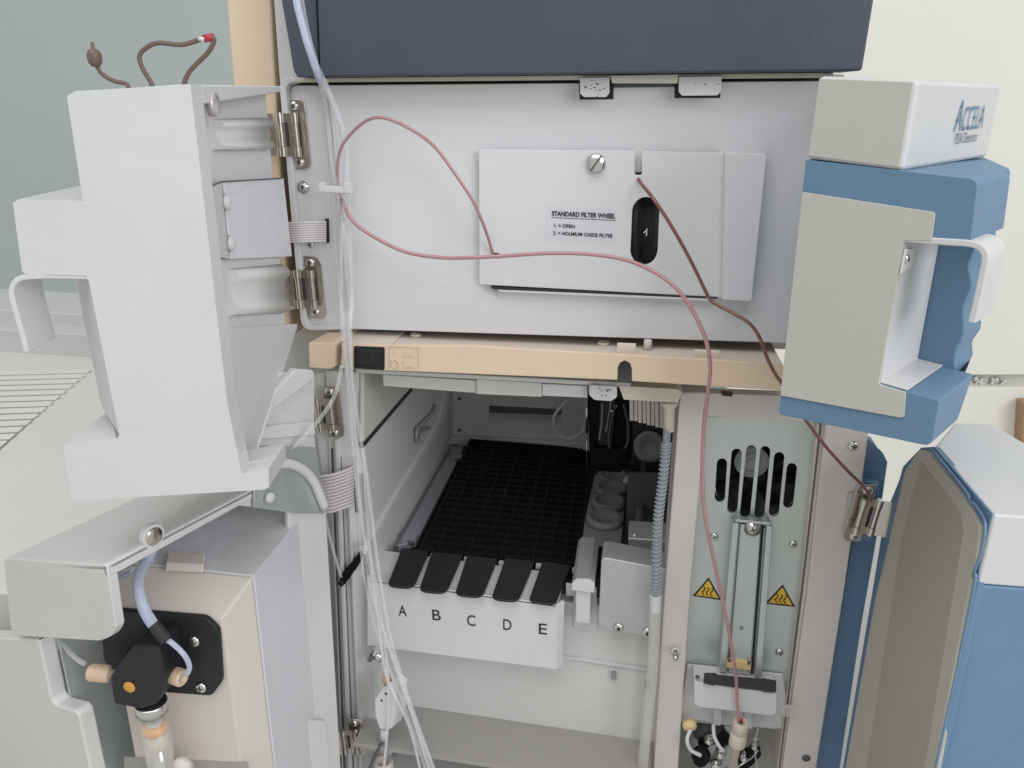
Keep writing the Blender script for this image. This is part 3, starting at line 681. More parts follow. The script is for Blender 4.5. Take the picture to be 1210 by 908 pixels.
# motor box at the front
bz = [(710.5, 661), (716, 659.5), (800, 675), (800, 757), (715, 745.5), (707, 738)]
mb_ = sl('arm_drive_box', rp(bz, [3, 3, 0, 0, 8, 4]), .004, .030, 'alum', am, .0016)
for x, y in ((731, 741.5), (765, 747)): screw(P(x, y, .0038), NF, .0040, mb_, hexs=True, cross=False)
p = P(721, 655.5, .016); b = MB(); b.lathe(p, UP+V((0, -.1, 0)), [(.0034, -.001), (.0034, .0006), (.0022, .0006), (.002, -.0004), (0, -.0004)], 20); b.build('box_screw', 'alum', mb_)
sl('drive_block', [(742, 636), (800, 640), (800, 660), (744, 655)], .045, .075, 'alum', am, .001)
# release arm beside the tray
q = [P(x, y, .004) for x, y in rp([(675.5, 693), (676, 688), (681, 684), (697, 684.5), (703, 689), (702, 700), (676, 697)], 1.5)]
ra = MB().prism(q, (0, .055, .006)).build('release_arm', 'alum', am, .001)
MB().prism([p+V((0, -.0012, 0)) for p in q], (0, .0022, 0)).build('arm_nose', 'whiteb', ra, .0006)
q = [P(x, y, .007) for x, y in rp([(680, 697), (698, 699), (697, 738), (680, 736)], 2)]
MB().prism(q, (0, .01, 0)).build('release_post', 'whiteb', am, .002)
sl('post_recess', [(669, 690), (705, 695), (705, 746), (678, 741), (678, 704), (669, 704)], .0205, .022, 'greywhite', am, 0)
p = P(693, 672, .03); b = MB(); b.lathe(p+UP*.001, UP, [(.003, 0), (.003, .0012), (.0014, .0018), (0, .0018)], 16); b.build('arm_pin', 'chrome', ra)
q = [P(x, y, .012) for x, y in [(681, 668), (706, 670), (704, 676), (680, 674)]]
MB().prism([PZ(x, y, zb+.004) for x, y in [(684, 643), (727, 647), (706, 668), (681, 664)]], (0, 0, -.006)).build('arm_pad', 'blackmatte', ra, .0008)
# ---------------- column compartment
YP = .012
def cap_slot(x0, y0, x1, y1, r=6.0, Y=YP):
    d = V((x1-x0, y1-y0)); d.normalize(); n = V((-d.y, d.x)); out = []
    for k in range(9): a = math.pi*k/8; out.append(V((x1, y1))-d*r+n*r*math.cos(a)+d*r*math.sin(a))
    for k in range(9): a = math.pi*k/8; out.append(V((x0, y0))+d*r-n*r*math.cos(a)-d*r*math.sin(a))
    return [P(p.x, p.y, Y) for p in out]
slots = [(853.4, 541.5, 850.2, 593), (870.8, 530, 864.8, 606), (888.3, 526, 879.8, 611), (904.7, 527, 896.7, 612), (921.2, 534, 913.7, 610), (936.2, 547, 930.6, 600)]
oo = [P(x, y, YP) for x, y in [(832, 492), (972, 498), (947, 700), (932, 862), (803, 852), (816, 690)]]
pl = holed('oven_plate', oo, [cap_slot(*s) for s in slots], oo[0], (1, 0, 0), (0, 0, 1), .0014, 'zinc', am, .0003)
sl('plate_edge', [(833, 489), (972, 497), (972, 500), (833, 492.5)], YP-.003, YP, 'ivory', am, .0004)
# fan behind the grille
fcx = P(892, 560, YP+.02)
b = MB(); b.lathe(fcx, NF, [(.042, 0), (.042, .012), (.040, .012), (.040, .002), (0, .001)], 48)
fan = b.build('fan', ['black'], am)
b = MB(); b.lathe(P(888, 545, YP+.008), NF, [(.0125, 0), (.0125, .002), (.0115, .002), (.0115, .0005), (.0065, .0005), (.0065, .003), (.0045, .003), (.0035, .001), (0, .001)], 28); b.build('fan_hub', 'cups', fan)
for r in (.0335, .0310):
    b = MB(); b.tube([fcx+NF*.013+V((r*math.cos(a), 0, r*math.sin(a))) for a in [math.pi*(1.08+.84*k/30) for k in range(31)]], .0005, 6); b.build('guard_ring', 'nickel', fan)
b = MB()
for k in range(7):
    a = 2*math.pi*k/7; d = V((math.cos(a), 0, math.sin(a))); e = V((-math.sin(a), 0, math.cos(a)))
    b.box(fcx+NF*.006+d*.017, d*.010, e*.0045+NF*.003, (e.cross(d))*.0004)
b.build('fan_blades', 'blackmatte', fan)
MB().prism([p+V((0, .024, 0)) for p in oo[:1]+[P(970, 500, YP)]+[P(940, 660, YP), P(820, 650, YP)]], (0, .002, 0)).build('oven_back', 'blackmatte', am)
# heater channel
sl('heater_base_plate', [(873, 612), (905, 615), (896, 800), (856, 796)], YP-.002, YP, 'zinc', am)  # plain zinc plate behind the channel
ch = sl('heater_channel', [(866, 620), (913, 625), (898, 802), (850, 797)], YP-.006, YP-.001, 'zinc', am)
def strip2(nm, a, Y0, m): return sl(nm, a, Y0, YP-.005, m, ch, .0006)
strip2('channel_flange', [(866, 619), (873, 619.5), (858, 795), (850, 794)], YP-.013, 'zinc')
strip2('channel_flange', [(906, 622), (913, 623), (900, 801), (892, 800)], YP-.013, 'zinc')
strip2('channel_face', [(875, 620), (899, 622), (886, 798), (861, 795)], YP-.010, 'zinc')
strip2('channel_groove', [(899.5, 622), (903, 622), (890, 798), (887, 798)], YP-.0068, 'dark')
strip2('channel_cap', rp([(870, 614), (911, 618), (911, 621), (869, 617)], 1), YP-.011, 'zinc')
screw(P(889.5, 625, YP-.0101), NF, .0042, ch, washer=True)
screw(P(844, 634, YP-.0008), NF, .0030, pl, washer=False); screw(P(937, 643, YP-.0008), NF, .0031, pl); screw(P(921, 770.5, YP-.0008), NF, .0031, pl)
b = MB(); b.lathe(P(876, 742, YP-.0101), NF, [(.0016, 0), (.0014, .0006), (0, .0006)]); b.build('channel_rivet', 'cups', ch)
sl('clip', rp([(859, 780), (888, 784), (887, 793), (858, 789)], 1), YP-.0125, YP-.009, 'yellowclip', ch, .0004)
sl('clip_tooth', [(860, 779), (864, 779.5), (863.5, 783), (860, 782.5)], YP-.0130, YP-.0120, 'darkgrey', ch, 0)
sl('clip_tooth', [(883, 782), (887, 782.5), (886.5, 786), (883, 785.5)], YP-.0130, YP-.0120, 'darkgrey', ch, 0)
# hot surface warning labels
def warn(a, l, r):
    Y = YP-.0009; tri = [V(a), V(l), V(r)]; c = (tri[0]+tri[1]+tri[2])/3
    def sc_(k): return [P(*(c+(q-c)*k), Y) for q in tri]
    o = MB().prism(sc_(1), (0, .0002, 0)).build('warning_label', 'ink', pl)
    MB().prism([p-V((0, .0001, 0)) for p in sc_(.80)], (0, .0002, 0)).build('label_field', 'yellow', o)
    mb2 = MB(); ex = (V(r)-V(l))/33
    for k in (-1, 0, 1):
        ps = []
        for j in range(13):
            t = j/12; q = c+ex*(k*4.6+1.7*math.sin(t*6.6))+V((0, -4.5+9.5*t)); ps.append(P(q.x, q.y, Y-.0003))
        mb2.tube(ps, .00042, 6)
    q0 = c-ex*8+V((0, 7.3)); q1 = c+ex*8+V((0, 7.0)); mb2.tube([P(*q0, Y-.0003), P(*q1, Y-.0003)], .0004, 6)
    mb2.build('heat_symbol', 'ink', o)
warn((837.5, 682.5), (818.5, 704.5), (852.5, 709.5)); warn((925, 691), (904, 713.5), (939.5, 717.5))
# bracket tray with foam
BY = -.014
zk = P(870, 810, BY).z
sl('bracket_back', [(812, 786), (925, 798), (935, 862), (803, 850)], YP-.004, YP-.0015, 'whiteb', am, .0005)
bf = [P(x, y, BY) for x, y in rp([(820, 806), (918, 820.5), (918, 843), (912, 846.5), (826, 836), (820, 832)], [2, 2, 3, 3, 2, 3])]
bk2 = [V((p.x, YP-.004, p.z)) for p in bf]
br = MB().loft(bf, bk2).build('column_bracket', 'whiteb', am, .001)
zt_ = bf[0].z
def brp(x, y): return PL(x, y, P(868, 809, BY), ((P(918, 820.5, BY)-P(820, 806, BY)).cross(V((0, 1, 0)))).normalized())
MB().prism([brp(x, y)+UP*.0016 for x, y in [(832, 797), (846, 797), (847, 799), (900, 804), (901, 803), (917, 806), (917, 818), (902, 817.5), (900, 815), (846, 809.5), (842, 811), (831, 808)]], (0, 0, -.0015)).build('foam_pad', 'foam', br, .0004)
screw(brp(824, 801)+UP*.0005, UP, .0018, br, 'darkgrey')
b = MB(); p = P(930, 840, -.008); b.tube([p+V((.0040*math.cos(a), 0, .0040*math.sin(a))) for a in [2*math.pi*k/28 for k in range(29)]], .0016, 10, caps=False)
b.lathe(p, NF, [(.003, -.001), (.003, .0005), (0, .0005)], 24); b.build('clear_grommet', 'clearglass', br)
sl('bracket_leg', [(843, 838), (853, 839), (853, 852), (851, 858), (843, 857)], .0, .008, 'whiteb', am, .0005)
sl('bracket_leg', [(880, 842), (889, 843), (888, 862), (880, 861)], .0, .008, 'whiteb', am, .0005)
# dark valve cavity under the bracket
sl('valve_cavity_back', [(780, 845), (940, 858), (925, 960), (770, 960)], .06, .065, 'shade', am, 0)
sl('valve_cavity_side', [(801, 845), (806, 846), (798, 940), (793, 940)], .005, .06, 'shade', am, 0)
b = MB(); vp = P(850, 882, .02); b.lathe(vp+V((0, .01, 0)), V((-.3, -1, .25)), [(.026, 0), (.026, .012), (.024, .016), (.012, .017), (0, .017)], 40); vv = b.build('valve_rotor', 'alum', am)
for a, r in ((.4, .0055), (1.5, .0055), (2.5, .005), (3.6, .006), (5.2, .006)):
    d = V((math.cos(a), 0, math.sin(a))); q = vp+d*.016+V((0, -.006, 0)); b = MB(); b.lathe(q, V((d.x*.5, -1, d.z*.5)), [(r, 0), (r, .006), (r*.8, .008), (r*.55, .008), (r*.5, .006), (0, .006)], 20); b.build('valve_port', 'blackmatte', vv)
for x, y, r, h in ((852, 888, .0045, .010), (838, 873, .004, .008), (880, 893, .0042, .009), (846, 903, .0050, .006), (892, 880, .0035, .007)):
    b = MB(); b.lathe(P(x, y, .004), V((-.2, -1, .3)), [(r, -.006), (r, h*.5), (r*.6, h*.55), (r*.6, h), (r*.4, h*1.05), (0, h*1.05)], 6); b.build('port_nut', 'chrome', vv)
b = MB(); b.lathe(P(838, 862, .02), V((.1, -1, -.2)), [(.014, 0), (.0135, .004), (.010, .008), (.004, .010), (0, .0102)], 28); b.build('dark_knob', 'gasket', vv)
b = MB(); b.prism([P(x, y, -.002) for x, y in rp([(872, 905), (888, 888), (897, 884), (900, 893), (889, 905), (876, 914)], 2)], (0, .008, 0)); b.build('black_wedge', 'blackmatte', vv, .0006)
# knurled nut with capillary at left
p = P(829, 892, -.005); d = V((-.35, -1, .2)).normalized(); b = MB(); b.lathe(p-d*.002, d, [(.0072, 0), (.0076, .001), (.0076, .006), (.0066, .0072), (.0035, .0072), (.003, .006), (0, .006)], 12); b.build('knurled_nut', 'blackmatte', am)
b = MB(); b.lathe(P(814, 853, .0), V((.2, -1, -.4)), [(.0052, 0), (.006, .003), (.005, .006), (0, .0062)], 20); b.build('inlet_fitting', 'yellowclip', am)
# ---------------- left door of the autosampler
N4 = PT(125, 668, .45); U4 = RT*.49+FW*.87; V4 = RT*-.87+FW*.49
def S4(px, py, s=0): return PL(px, py, N4+U4*s, U4)
def I4(px, py, off=0): return PL(px, py, N4+V4*off, V4)
blk = [S4(x, y) for x, y in rp([(4, 660), (126, 668), (137, 742), (132, 752), (118, 758), (20, 752), (12, 742)], [2, 3, 3, 5, 5, 3, 3])]
al = MB().prism(blk, U4*.006).build('left_door', 'white', am, .0016)
prof4 = [(-70, 752), (42, 755.5), (46, 759), (61, 828), (66, 834), (88, 840), (93, 846), (110, 925), (-70, 925)]
MB().prism([S4(x, y, .002) for x, y in prof4], U4*.011).build('door_end', 'white', al, .002)
zt4 = blk[2].z
# roof with the rim under it
b = MB(); A = S4(4, 661); B = S4(126, 668.5)
b.loft([A+UP*.0, B, B-UP*.004, A-UP*.004], [p+U4*.170 for p in (A, B, B-UP*.004, A-UP*.004)])
b.build('door_roof', 'white', al, .0012)
b = MB(); q0 = S4(126, 668.5); b.loft([q0, q0+V4*.004, q0+V4*.004-UP*.008, q0-UP*.008], [p+U4*.165 for p in (q0, q0+V4*.004, q0+V4*.004-UP*.006, q0-UP*.006)]); b.build('roof_rim', 'whiteb', al, .001)
p = I4(182, 634, -.001); b = MB(); b.lathe(p, -V4, [(.0056, -.004), (.0056, .0004), (.0050, .001), (0, .001)], 32); b.build('magnet', 'nickel', al)
b = MB(); b.lathe(p+V4*.0002, -V4, [(.0072, -.004), (.0072, .0002), (0, .0002)], 32); b.build('magnet_housing', 'whiteb', al, .0004)
# deep inner back panel
bp_ = [I4(x, y, .052) for x, y in [(20, 640), (330, 560), (380, 925), (60, 925)]]
q = S4(46, 757); inn = q.copy()
o_ = q+U4*.012
def BK(z, s): v = o_+U4*s; v.z = z; return v
za = q.z+.03; zb_ = q.z-.2
MB().prism([BK(za, 0), BK(za, .155), BK(zb_, .155), BK(zb_, 0)], V4*.002).build('door_back_panel', 'zinc', al)
# strip of the inner door between the syringe drive and the hinge side
q = [I4(x, y, .0) for x, y in [(300, 440), (372, 440), (372, 515), (386, 610), (404, 925), (350, 925), (340, 600), (300, 600)]]
MB().prism(q, V4*.004).build('inner_panel', 'white', al, .0012)
q = [I4(x, y, -.0015) for x, y in rp([(302, 500), (371, 500), (372, 500), (385, 607), (345, 607), (300, 530)], 0)]
for (px, off, th, m, nm) in (([(296, 506), (372, 498), (374, 515), (300, 521)], -.004, .004, 'whiteb', 'panel_ridge'),
                             ([(300, 527), (374, 529), (384, 607), (352, 607), (300, 600)], -.003, .0012, 'zinc', 'sheet_cover'),
                             ([(350, 436), (371, 438), (371, 449), (304, 500), (304, 484)], -.006, .006, 'whiteb', 'panel_ridge'),
                             ([(342, 850), (386, 852), (392, 925), (346, 925)], -.005, .005, 'white', 'hinge_boss')):
    MB().prism([I4(x, y, off) for x, y in px], V4*th).build(nm, m, al, .0014 if 'boss' in nm or 'ridge' in nm else .0004)
b = MB(); b.tube(spl([I4(x, y, -.006) for x, y in [(295, 575), (320, 552), (345, 549), (368, 565), (384, 600)]]), .0035, 10); b.build('panel_arc', 'whiteb', al)
b = MB(); b.lathe(I4(318, 588, -.0042), -V4, [(.0042, 0), (.0036, .0022), (.0015, .0032), (0, .0034)], 18); b.build('standoff', 'whiteb', al)
b = MB(); b.lathe(S4(97, 812, .045), V((.5, -.8, .2)), [(.0042, 0), (.0040, .003), (.002, .0045), (0, .005)], 20); b.build('panel_screw', 'chrome', al)
b = MB(); b.tube([I4(345, 575, -.02), I4(345, 575, -.03)], .001, 6)
# ---------------- right door of the autosampler
N3 = PT(1171, 608, .42); H3 = P(1040, 620, 0)
U3 = V((H3.x-N3.x, H3.y-N3.y, 0)).normalized(); V3 = V((U3.y, -U3.x, 0))
def S3(px, py, s=0): return PL(px, py, N3+U3*s, U3)
def I3(px, py, off=0): return PL(px, py, N3+V3*off, V3)
D3 = .182
e = [S3(x, y) for x, y in [(1172, 607), (1300, 611), (1300, 960), (1095, 960)]]
zt3 = e[0].z
def at3(px, py): return I3(px, py)
ii = [I3(x, y) for x, y in [(1172, 608), (1102, 527), (1088, 529), (1067, 551), (1050, 600), (1029, 706), (990, 940), (1100, 940), (1107, 906), (1154, 690), (1158, 672)]]
# main white upper part (cap) and blue lower part
b = MB(); A = S3(1172, 608); Wd = V3*.075
zc3 = S3(1155, 690).z
p0 = I3(1172, 608); p1 = I3(1102, 527); p1.z = p0.z
pb, pc_ = PZ(1128, 499.5, p0.z), PZ(1172, 501, p0.z)
capd = [p0+V3*.001, p1+V3*.001, pb, pc_, p0+V3*.085]
arr = MB().loft(capd, [V((p.x, p.y, zc3)) for p in capd]).build('right_door', 'whiteb', am, .0016)
zq = zc3-.30
blo = [p0+V3*.0014, p1+V3*.0014, pb, pc_, p0+V3*.0846]
MB().loft([V((p.x, p.y, zc3-.0004)) for p in blo], [V((p.x, p.y, zq)) for p in blo]).build('lower_shell', 'blue', arr, .0016)
MB().prism([I3(x, y, .0006) for x, y in [(1103, 528), (1088, 529), (1067, 551), (1062, 568), (1045, 610), (1037, 660), (996, 906), (990, 940), (1100, 940), (1107, 906), (1154, 690), (1158, 660), (1172, 608)]], V3*.004).build('blue_liner', 'blue', arr, .0006)
MB().prism([I3(x, y, -.0012) for x, y in rp([(1086, 531), (1098, 534), (1142, 592), (1146, 600), (1158, 622), (1153, 660), (1146, 690), (1104, 906), (1098, 940), (992, 940), (999, 906), (1034, 706), (1050, 640), (1069, 556)], [2, 2, 2, 1, 3, 3, 1, 0, 0, 0, 0, 1, 2, 3])], V3*.004).build('inner_frame', 'tanlight', arr, .001)
MB().prism([I3(x, y, -.0018) for x, y in rp([(1087, 545), (1136, 606), (1140, 625), (1088, 940), (1018, 940), (1064, 640)], [3, 5, 3, 0, 0, 2])], V3*.003).build('inner_recess', 'tan', arr, .0012)
b = MB(); b.tube(spl([I3(x, y, -.001) for x, y in [(1100, 530), (1142, 582), (1144, 590), (1152, 597), (1164, 618), (1160, 650), (1150, 680), (1150, 700), (1106, 906), (1098, 945)]], 6), .0008, 8); b.build('door_gasket', 'inkblue', arr)
# blue side column between the frame and the door
bc = [(1022, 544), (1049, 547), (1036.5, 635), (1018, 740), (990, 925), (960, 925), (999, 690)]
scn = sl('side_column', bc, .012, .06, 'blue', am, .001)
MB().loft([P(x, y, .012) for x, y in [(1022, 544), (1049, 547), (1043, 535), (1025, 518)]], [P(x, y, .02) for x, y in [(1022, 544), (1049, 547), (1043, 535), (1025, 518)]]).build('column_top', 'blue', scn, .0004)
sl('hinge_base', [(1011, 568), (1040, 571), (1030, 640), (1006, 640)], .004, .012, 'inkblue', am, .001)
# ================================================================== sample tray (lift-out drawer) with lettered front
tr = thing('sample_tray', 'white pull-out tray with black letters A to E along its front edge', 'tray', P(560, 740, 0))
YT = -.006
fp_ = [(433, 684), (660, 716), (657.5, 793), (452, 769), (434, 766)]
slab('tray_front', [(433, 684), (659, 715), (657, 792), (433, 764)], YT, YT+.003, 'whiteb', tr, .0012)
b = MB(); A = P(659, 715, YT); B = P(657, 792, YT); C = P(668, 714, YT+.012)
b.prism([A, B, B+V((.005, .006, 0)), A+V((.005, .006, 0))], (-.002, .002, 0)); b.build('tray_side', 'whiteb', tr, .0006)
q0 = P(433, 684, YT); q1 = P(659, 715, YT)
q2 = PL(668, 678, q0, ((q1-q0).cross(V((0, 1, 0)))).normalized()); q3 = PL(436, 648, q0, ((q1-q0).cross(V((0, 1, 0)))).normalized())
MB().prism([q0, q1, q2, q3], (0, 0, -.003)).build('tray_ledge', 'whiteb', tr, .0010)
TN = ((q1-q0).cross(V((0, 1, 0)))).normalized(); TN = TN if TN.z > 0 else -TN
for i, (ch_, x, y) in enumerate((('A', 476, 728), ('B', 516, 733), ('C', 557, 739.5), ('D', 599.5, 744.5), ('E', 641.5, 749.5))):
    A = P(x-4.7, y-.4, YT-.0002); B = P(x+5, y+.5, YT-.0002); wr = write(ch_, A, B-A, UP, .0146, 'ink', tr, name='tray_letter', bold=.0)
    e = (B-A).normalized(); ws_ = [(v.co-A).dot(e) for v in wr.data.vertices]; lo, hi = min(ws_), max(ws_); f = (B-A).length/(hi-lo)
    for v in wr.data.vertices: v.co += e*(((v.co-A).dot(e)-lo)*f-(v.co-A).dot(e))
# five racks with finger tabs
tabs = [((475, 647), (507, 651), (488, 695), (457, 692)), ((510, 652), (547, 655), (527, 701), (494.5, 698)), ((552, 656), (588, 660), (569.5, 706), (537, 702.5)), ((597, 659), (632, 663), (612, 711), (580, 707.5)), ((641, 663), (675, 668), (656, 715), (624, 710.5))]
backs = [(556, 519), (586, 521.5), (616, 524), (645, 526), (673, 528), (700, 530)]
fronts = [(498, 648), (535, 652), (573, 655), (610, 658.5), (648, 662), (684, 665.5)]
letters = 'ABCDE'
hgt = .004
def TP(x, y, h=hgt): return PL(x, y, q0+TN*h, TN)
for i, tb in enumerate(tabs):
    lab = f'black vial rack whose finger tab points at the letter {letters[i]} on the white tray'
    rk = thing('vial_rack', lab, 'vial rack', TP(*tb[2]), 'black vial racks side by side in the sample tray')
    q = [TP(*p) for p in tb]
    MB().prism(rnd(q, [0, 0, .0075, .0075], 7), -TN*.0022).build('finger_tab', 'black', rk, .0009)
    c0 = TP(*fronts[i]); c1 = TP(*fronts[i+1]); d1 = TP(*backs[i+1]); d0 = TP(*backs[i])
    ex = (c1-c0); c0 = c0+ex*.004; c1 = c1-ex*.004; ex2 = (d1-d0); d0 = d0+ex2*.004; d1 = d1-ex2*.004
    c0 = c0+(q[0]-c0)*0.0
    b = MB(); b.prism([p-TN*.0020 for p in (c0, c1, d1, d0)], -TN*.012); b.prism([c0, c0.lerp(c1, .03), c0.lerp(c1, .03)-TN*.01, c0-TN*.01], (0, .001, 0)) if 0 else None
    b.build('rack_body', 'blackmatte', rk, .0005)
    g = MB(); nx, ny = 2, 20
    for a in range(nx+1):
        t = a/nx; A = c0.lerp(c1, min(max(t, .015), .985)); B = d0.lerp(d1, min(max(t, .015), .985)); w = ex.normalized()*.0013
        g.prism([A-w, A+w, A.lerp(B, .996)+w, A.lerp(B, .996)-w], -TN*.0045)
    for a in range(ny+1):
        t = a/ny; A = c0.lerp(d0, t); B = c1.lerp(d1, t); w = (d0-c0).normalized()*.0013
        g.prism([p-TN*.0002 for p in (A-w, B-w, B+w, A+w)], -TN*.0040)
    g.build('rack_grid', 'blackmatte', rk)
# white posts between the tabs
for i in range(5):
    a = tabs[i][1]; x = a[0]+1; y = a[1]+5
    A = PL(x, y, q0+TN*.001, TN)
    MB().prism([A, A+V((.0055, 0, 0)), A+V((.0055, .004, 0)), A+V((0, .004, 0))], (0, 0, -.004)).build('rack_stop', 'whiteb', tr, .0004)
b = MB()
for k in range(5):
    x, y = random.uniform(545, 660), random.uniform(560, 620); b.box(TP(x, y, hgt+.0005), (.0004, 0, 0), (0, .0004, 0), (0, 0, .0002))
# ================================================================== syringe drive hung inside the left autosampler door
sd = thing('syringe_drive', 'beige and brushed steel syringe drive with black valve block inside the lower left door', 'syringe pump', P(210, 800, -.13))
YS = -.155; YK = -.075
ztop = P(300, 680, -.135).z
YM = -.135
def PZs(x, y): return PZ(x, y, ztop)
tA, tB = PZs(150, 678), PZs(300, 680); yb = PZs(355, 604)
T = [V((PZs(128, 676).x, tB.y, ztop)), tB, V((tB.x, yb.y, ztop)), V((PZs(128, 676).x, yb.y, ztop))]
hs = MB().prism(T, (0, 0, -.30)).build('housing', 'brushed', sd, .0006)
# beige cover in front: bevelled top
zf2 = P(262, 732, YS).z
xr = tB.x-.0004; xl = PX(0, 0, 1).x*0 + P(128, 730, YS).x
b = MB()
yF = YS
pr = [V((0, tB.y-.0003, ztop-.0006)), V((0, yF, zf2)), V((0, yF, ztop-.30)), V((0, tB.y-.0003, ztop-.30))]
xf = P(262, 732, yF).x
L_ = [V((xl, p.y, p.z)) for p in pr]; R_ = [V((xr, pr[0].y, pr[0].z)), V((xf, pr[1].y, pr[1].z)), V((xf+.001, pr[2].y, pr[2].z)), V((xr, pr[3].y, pr[3].z))]
cv = MB().loft(L_, R_).build('cover', 'beigecover', sd, .0016)
def F(px, py, d=0): return P(px, py, yF-d)
def fl(name, px, d0, d1, m, parent, bevel=.0008, rr=None):
    pp = px if rr is None else rp(px, rr)
    return MB().prism([F(x, y, d1) for x, y in pp], (0, d1-d0, 0)).build(name, m, parent, bevel)
# raised rib and clip on the cover top
b = MB(); q = [PZ(195, 676, ztop+.0005), PZ(240, 678, ztop+.0005), PZ(244, 661, ztop+.0005), PZ(200, 659, ztop+.0005)]
b.loft(q, [p+UP*.0055+V((0, .002 if i < 2 else -.001, 0)) for i, p in enumerate(q)]); b.build('cover_rib', 'beigecover', cv, .0012)
b = MB(); q = [PZ(146, 668, ztop+.0005), PZ(176, 670, ztop+.0005), PZ(182, 654, ztop+.0005), PZ(150, 652, ztop+.0005)]
b.loft(q, [p+UP*.004 for p in q]); b.build('tube_clip', 'beigecover', cv, .0010)
fl('cover_step', [(133, 748), (232, 752), (234, 738), (224, 727), (148, 722), (133, 730)], .0002, .0012, 'black', cv)
mp_ = fl('mounting_plate', [(118, 720), (243, 730), (258, 745), (262, 806), (250, 823), (140, 815), (122, 780)], .0, .004, 'black', sd, .001, [2, 6, 6, 5, 5, 3, 3])
for x, y in ((230, 757.5), (238, 812)): screw(F(x, y, .004), NF, .0038, mp_, 'chrome')
vb = fl('valve_block', [(158, 762), (188, 764), (196, 800), (186, 832), (166, 838), (135, 832), (130, 800)], .004, .026, 'black', sd, .0015, [2, 2, 3, 4, 3, 4, 3])
# faceted upper body of the valve block leaning back to the plate
b = MB(); A = [F(x, y, .026) for x, y in [(134, 791), (165, 793), (186, 806), (184, 800)]]
fr_ = [F(x, y, .024) for x, y in [(134, 790), (172, 793), (190, 800)]]
b.loft([F(133, 795, .025), F(178, 797, .025), F(192, 805, .025), F(186, 815, .025)], [F(152, 764, .006), F(182, 759, .006), F(199, 762, .006), F(199, 790, .006)]); b.build('valve_shoulder', 'black', vb, .001)
b = MB(); b.lathe(F(153, 812, .0262), NF, [(.0040, 0), (.0038, .0006), (.003, .0008), (0, .0008)], 24); dt = b.build('valve_mark', 'orangedark', vb)
def nut(c, d, r, L, parent, name='fitting', m='peek'):
    c = V(c); d = V(d).normalized(); b = MB(); b.lathe(c, d, [(r*.62, -L*.9), (r*.62, -.0005), (r*.98, 0), (r, .0006), (r, L*.9), (r*.9, L), (r*.5, L), (r*.42, L*.86), (0, L*.86)], 30)
    o = b.build(name, m, parent)
    u = d.orthogonal().normalized(); w = d.cross(u); k = MB()
    for i in range(20):
        a = 2*math.pi*i/20; e = u*math.cos(a)+w*math.sin(a); k.box(c+d*L*.5+e*r, d*L*.38, d.cross(e)*r*.07, e*r*.05)
    k.build('knurl', m, o); return o
f1 = F(198, 797, .015); nut(f1+V((.0035, 0, 0)), V((1, -.25, 0)), .0052, .0085, vb)
f2 = F(132, 797, .018); nut(f2+V((-.001, 0, 0)), V((-1, -.15, .08)), .0052, .0135, vb)
# glass syringe with metal collar and orange seal
sA = F(178, 829, .016); sB = F(196, 935, .016); ax = (sB-sA).normalized()
sy = MB().lathe(sA, ax, [(.0095, 0), (.0100, .0005), (.0100, .0075), (.0090, .0080), (0, .0080)], 36).build('syringe', 'chrome', sd)
MB().cyl(sA+ax*.008, sB, .0088, seg=36).build('glass_barrel', 'clearglass', sy)
MB().lathe(sA+ax*.0185, ax, [(.0076, 0), (.0080, .001), (.0080, .0045), (.0076, .005), (0, .005)], 30).build('orange_seal', 'orange', sy)
MB().lathe(sA+ax*.0175, ax, [(.0050, 0), (.0054, -.001), (.0040, -.002), (0, -.002)], 30).build('plunger_tip', 'whiteb', sy)
MB().lathe(sA+ax*.0240, ax, [(.0072, 0), (.0072, .011), (.0066, .012), (0, .012)], 30).build('plunger_head', 'peekpale', sy)
MB().cyl(sA+ax*.036, sB, .0042, seg=24).build('plunger_rod', 'chrome', sy)
b = MB(); b.lathe(F(217, 903, .012), NF, [(.0075, 0), (.0062, .005), (0, .0065)], 24); b.build('plunger_knob', 'warmwhite', sd)
fl('lower_recess', [(146, 895), (292, 902), (300, 940), (150, 940)], .0, .0008, 'shade', cv, 0)
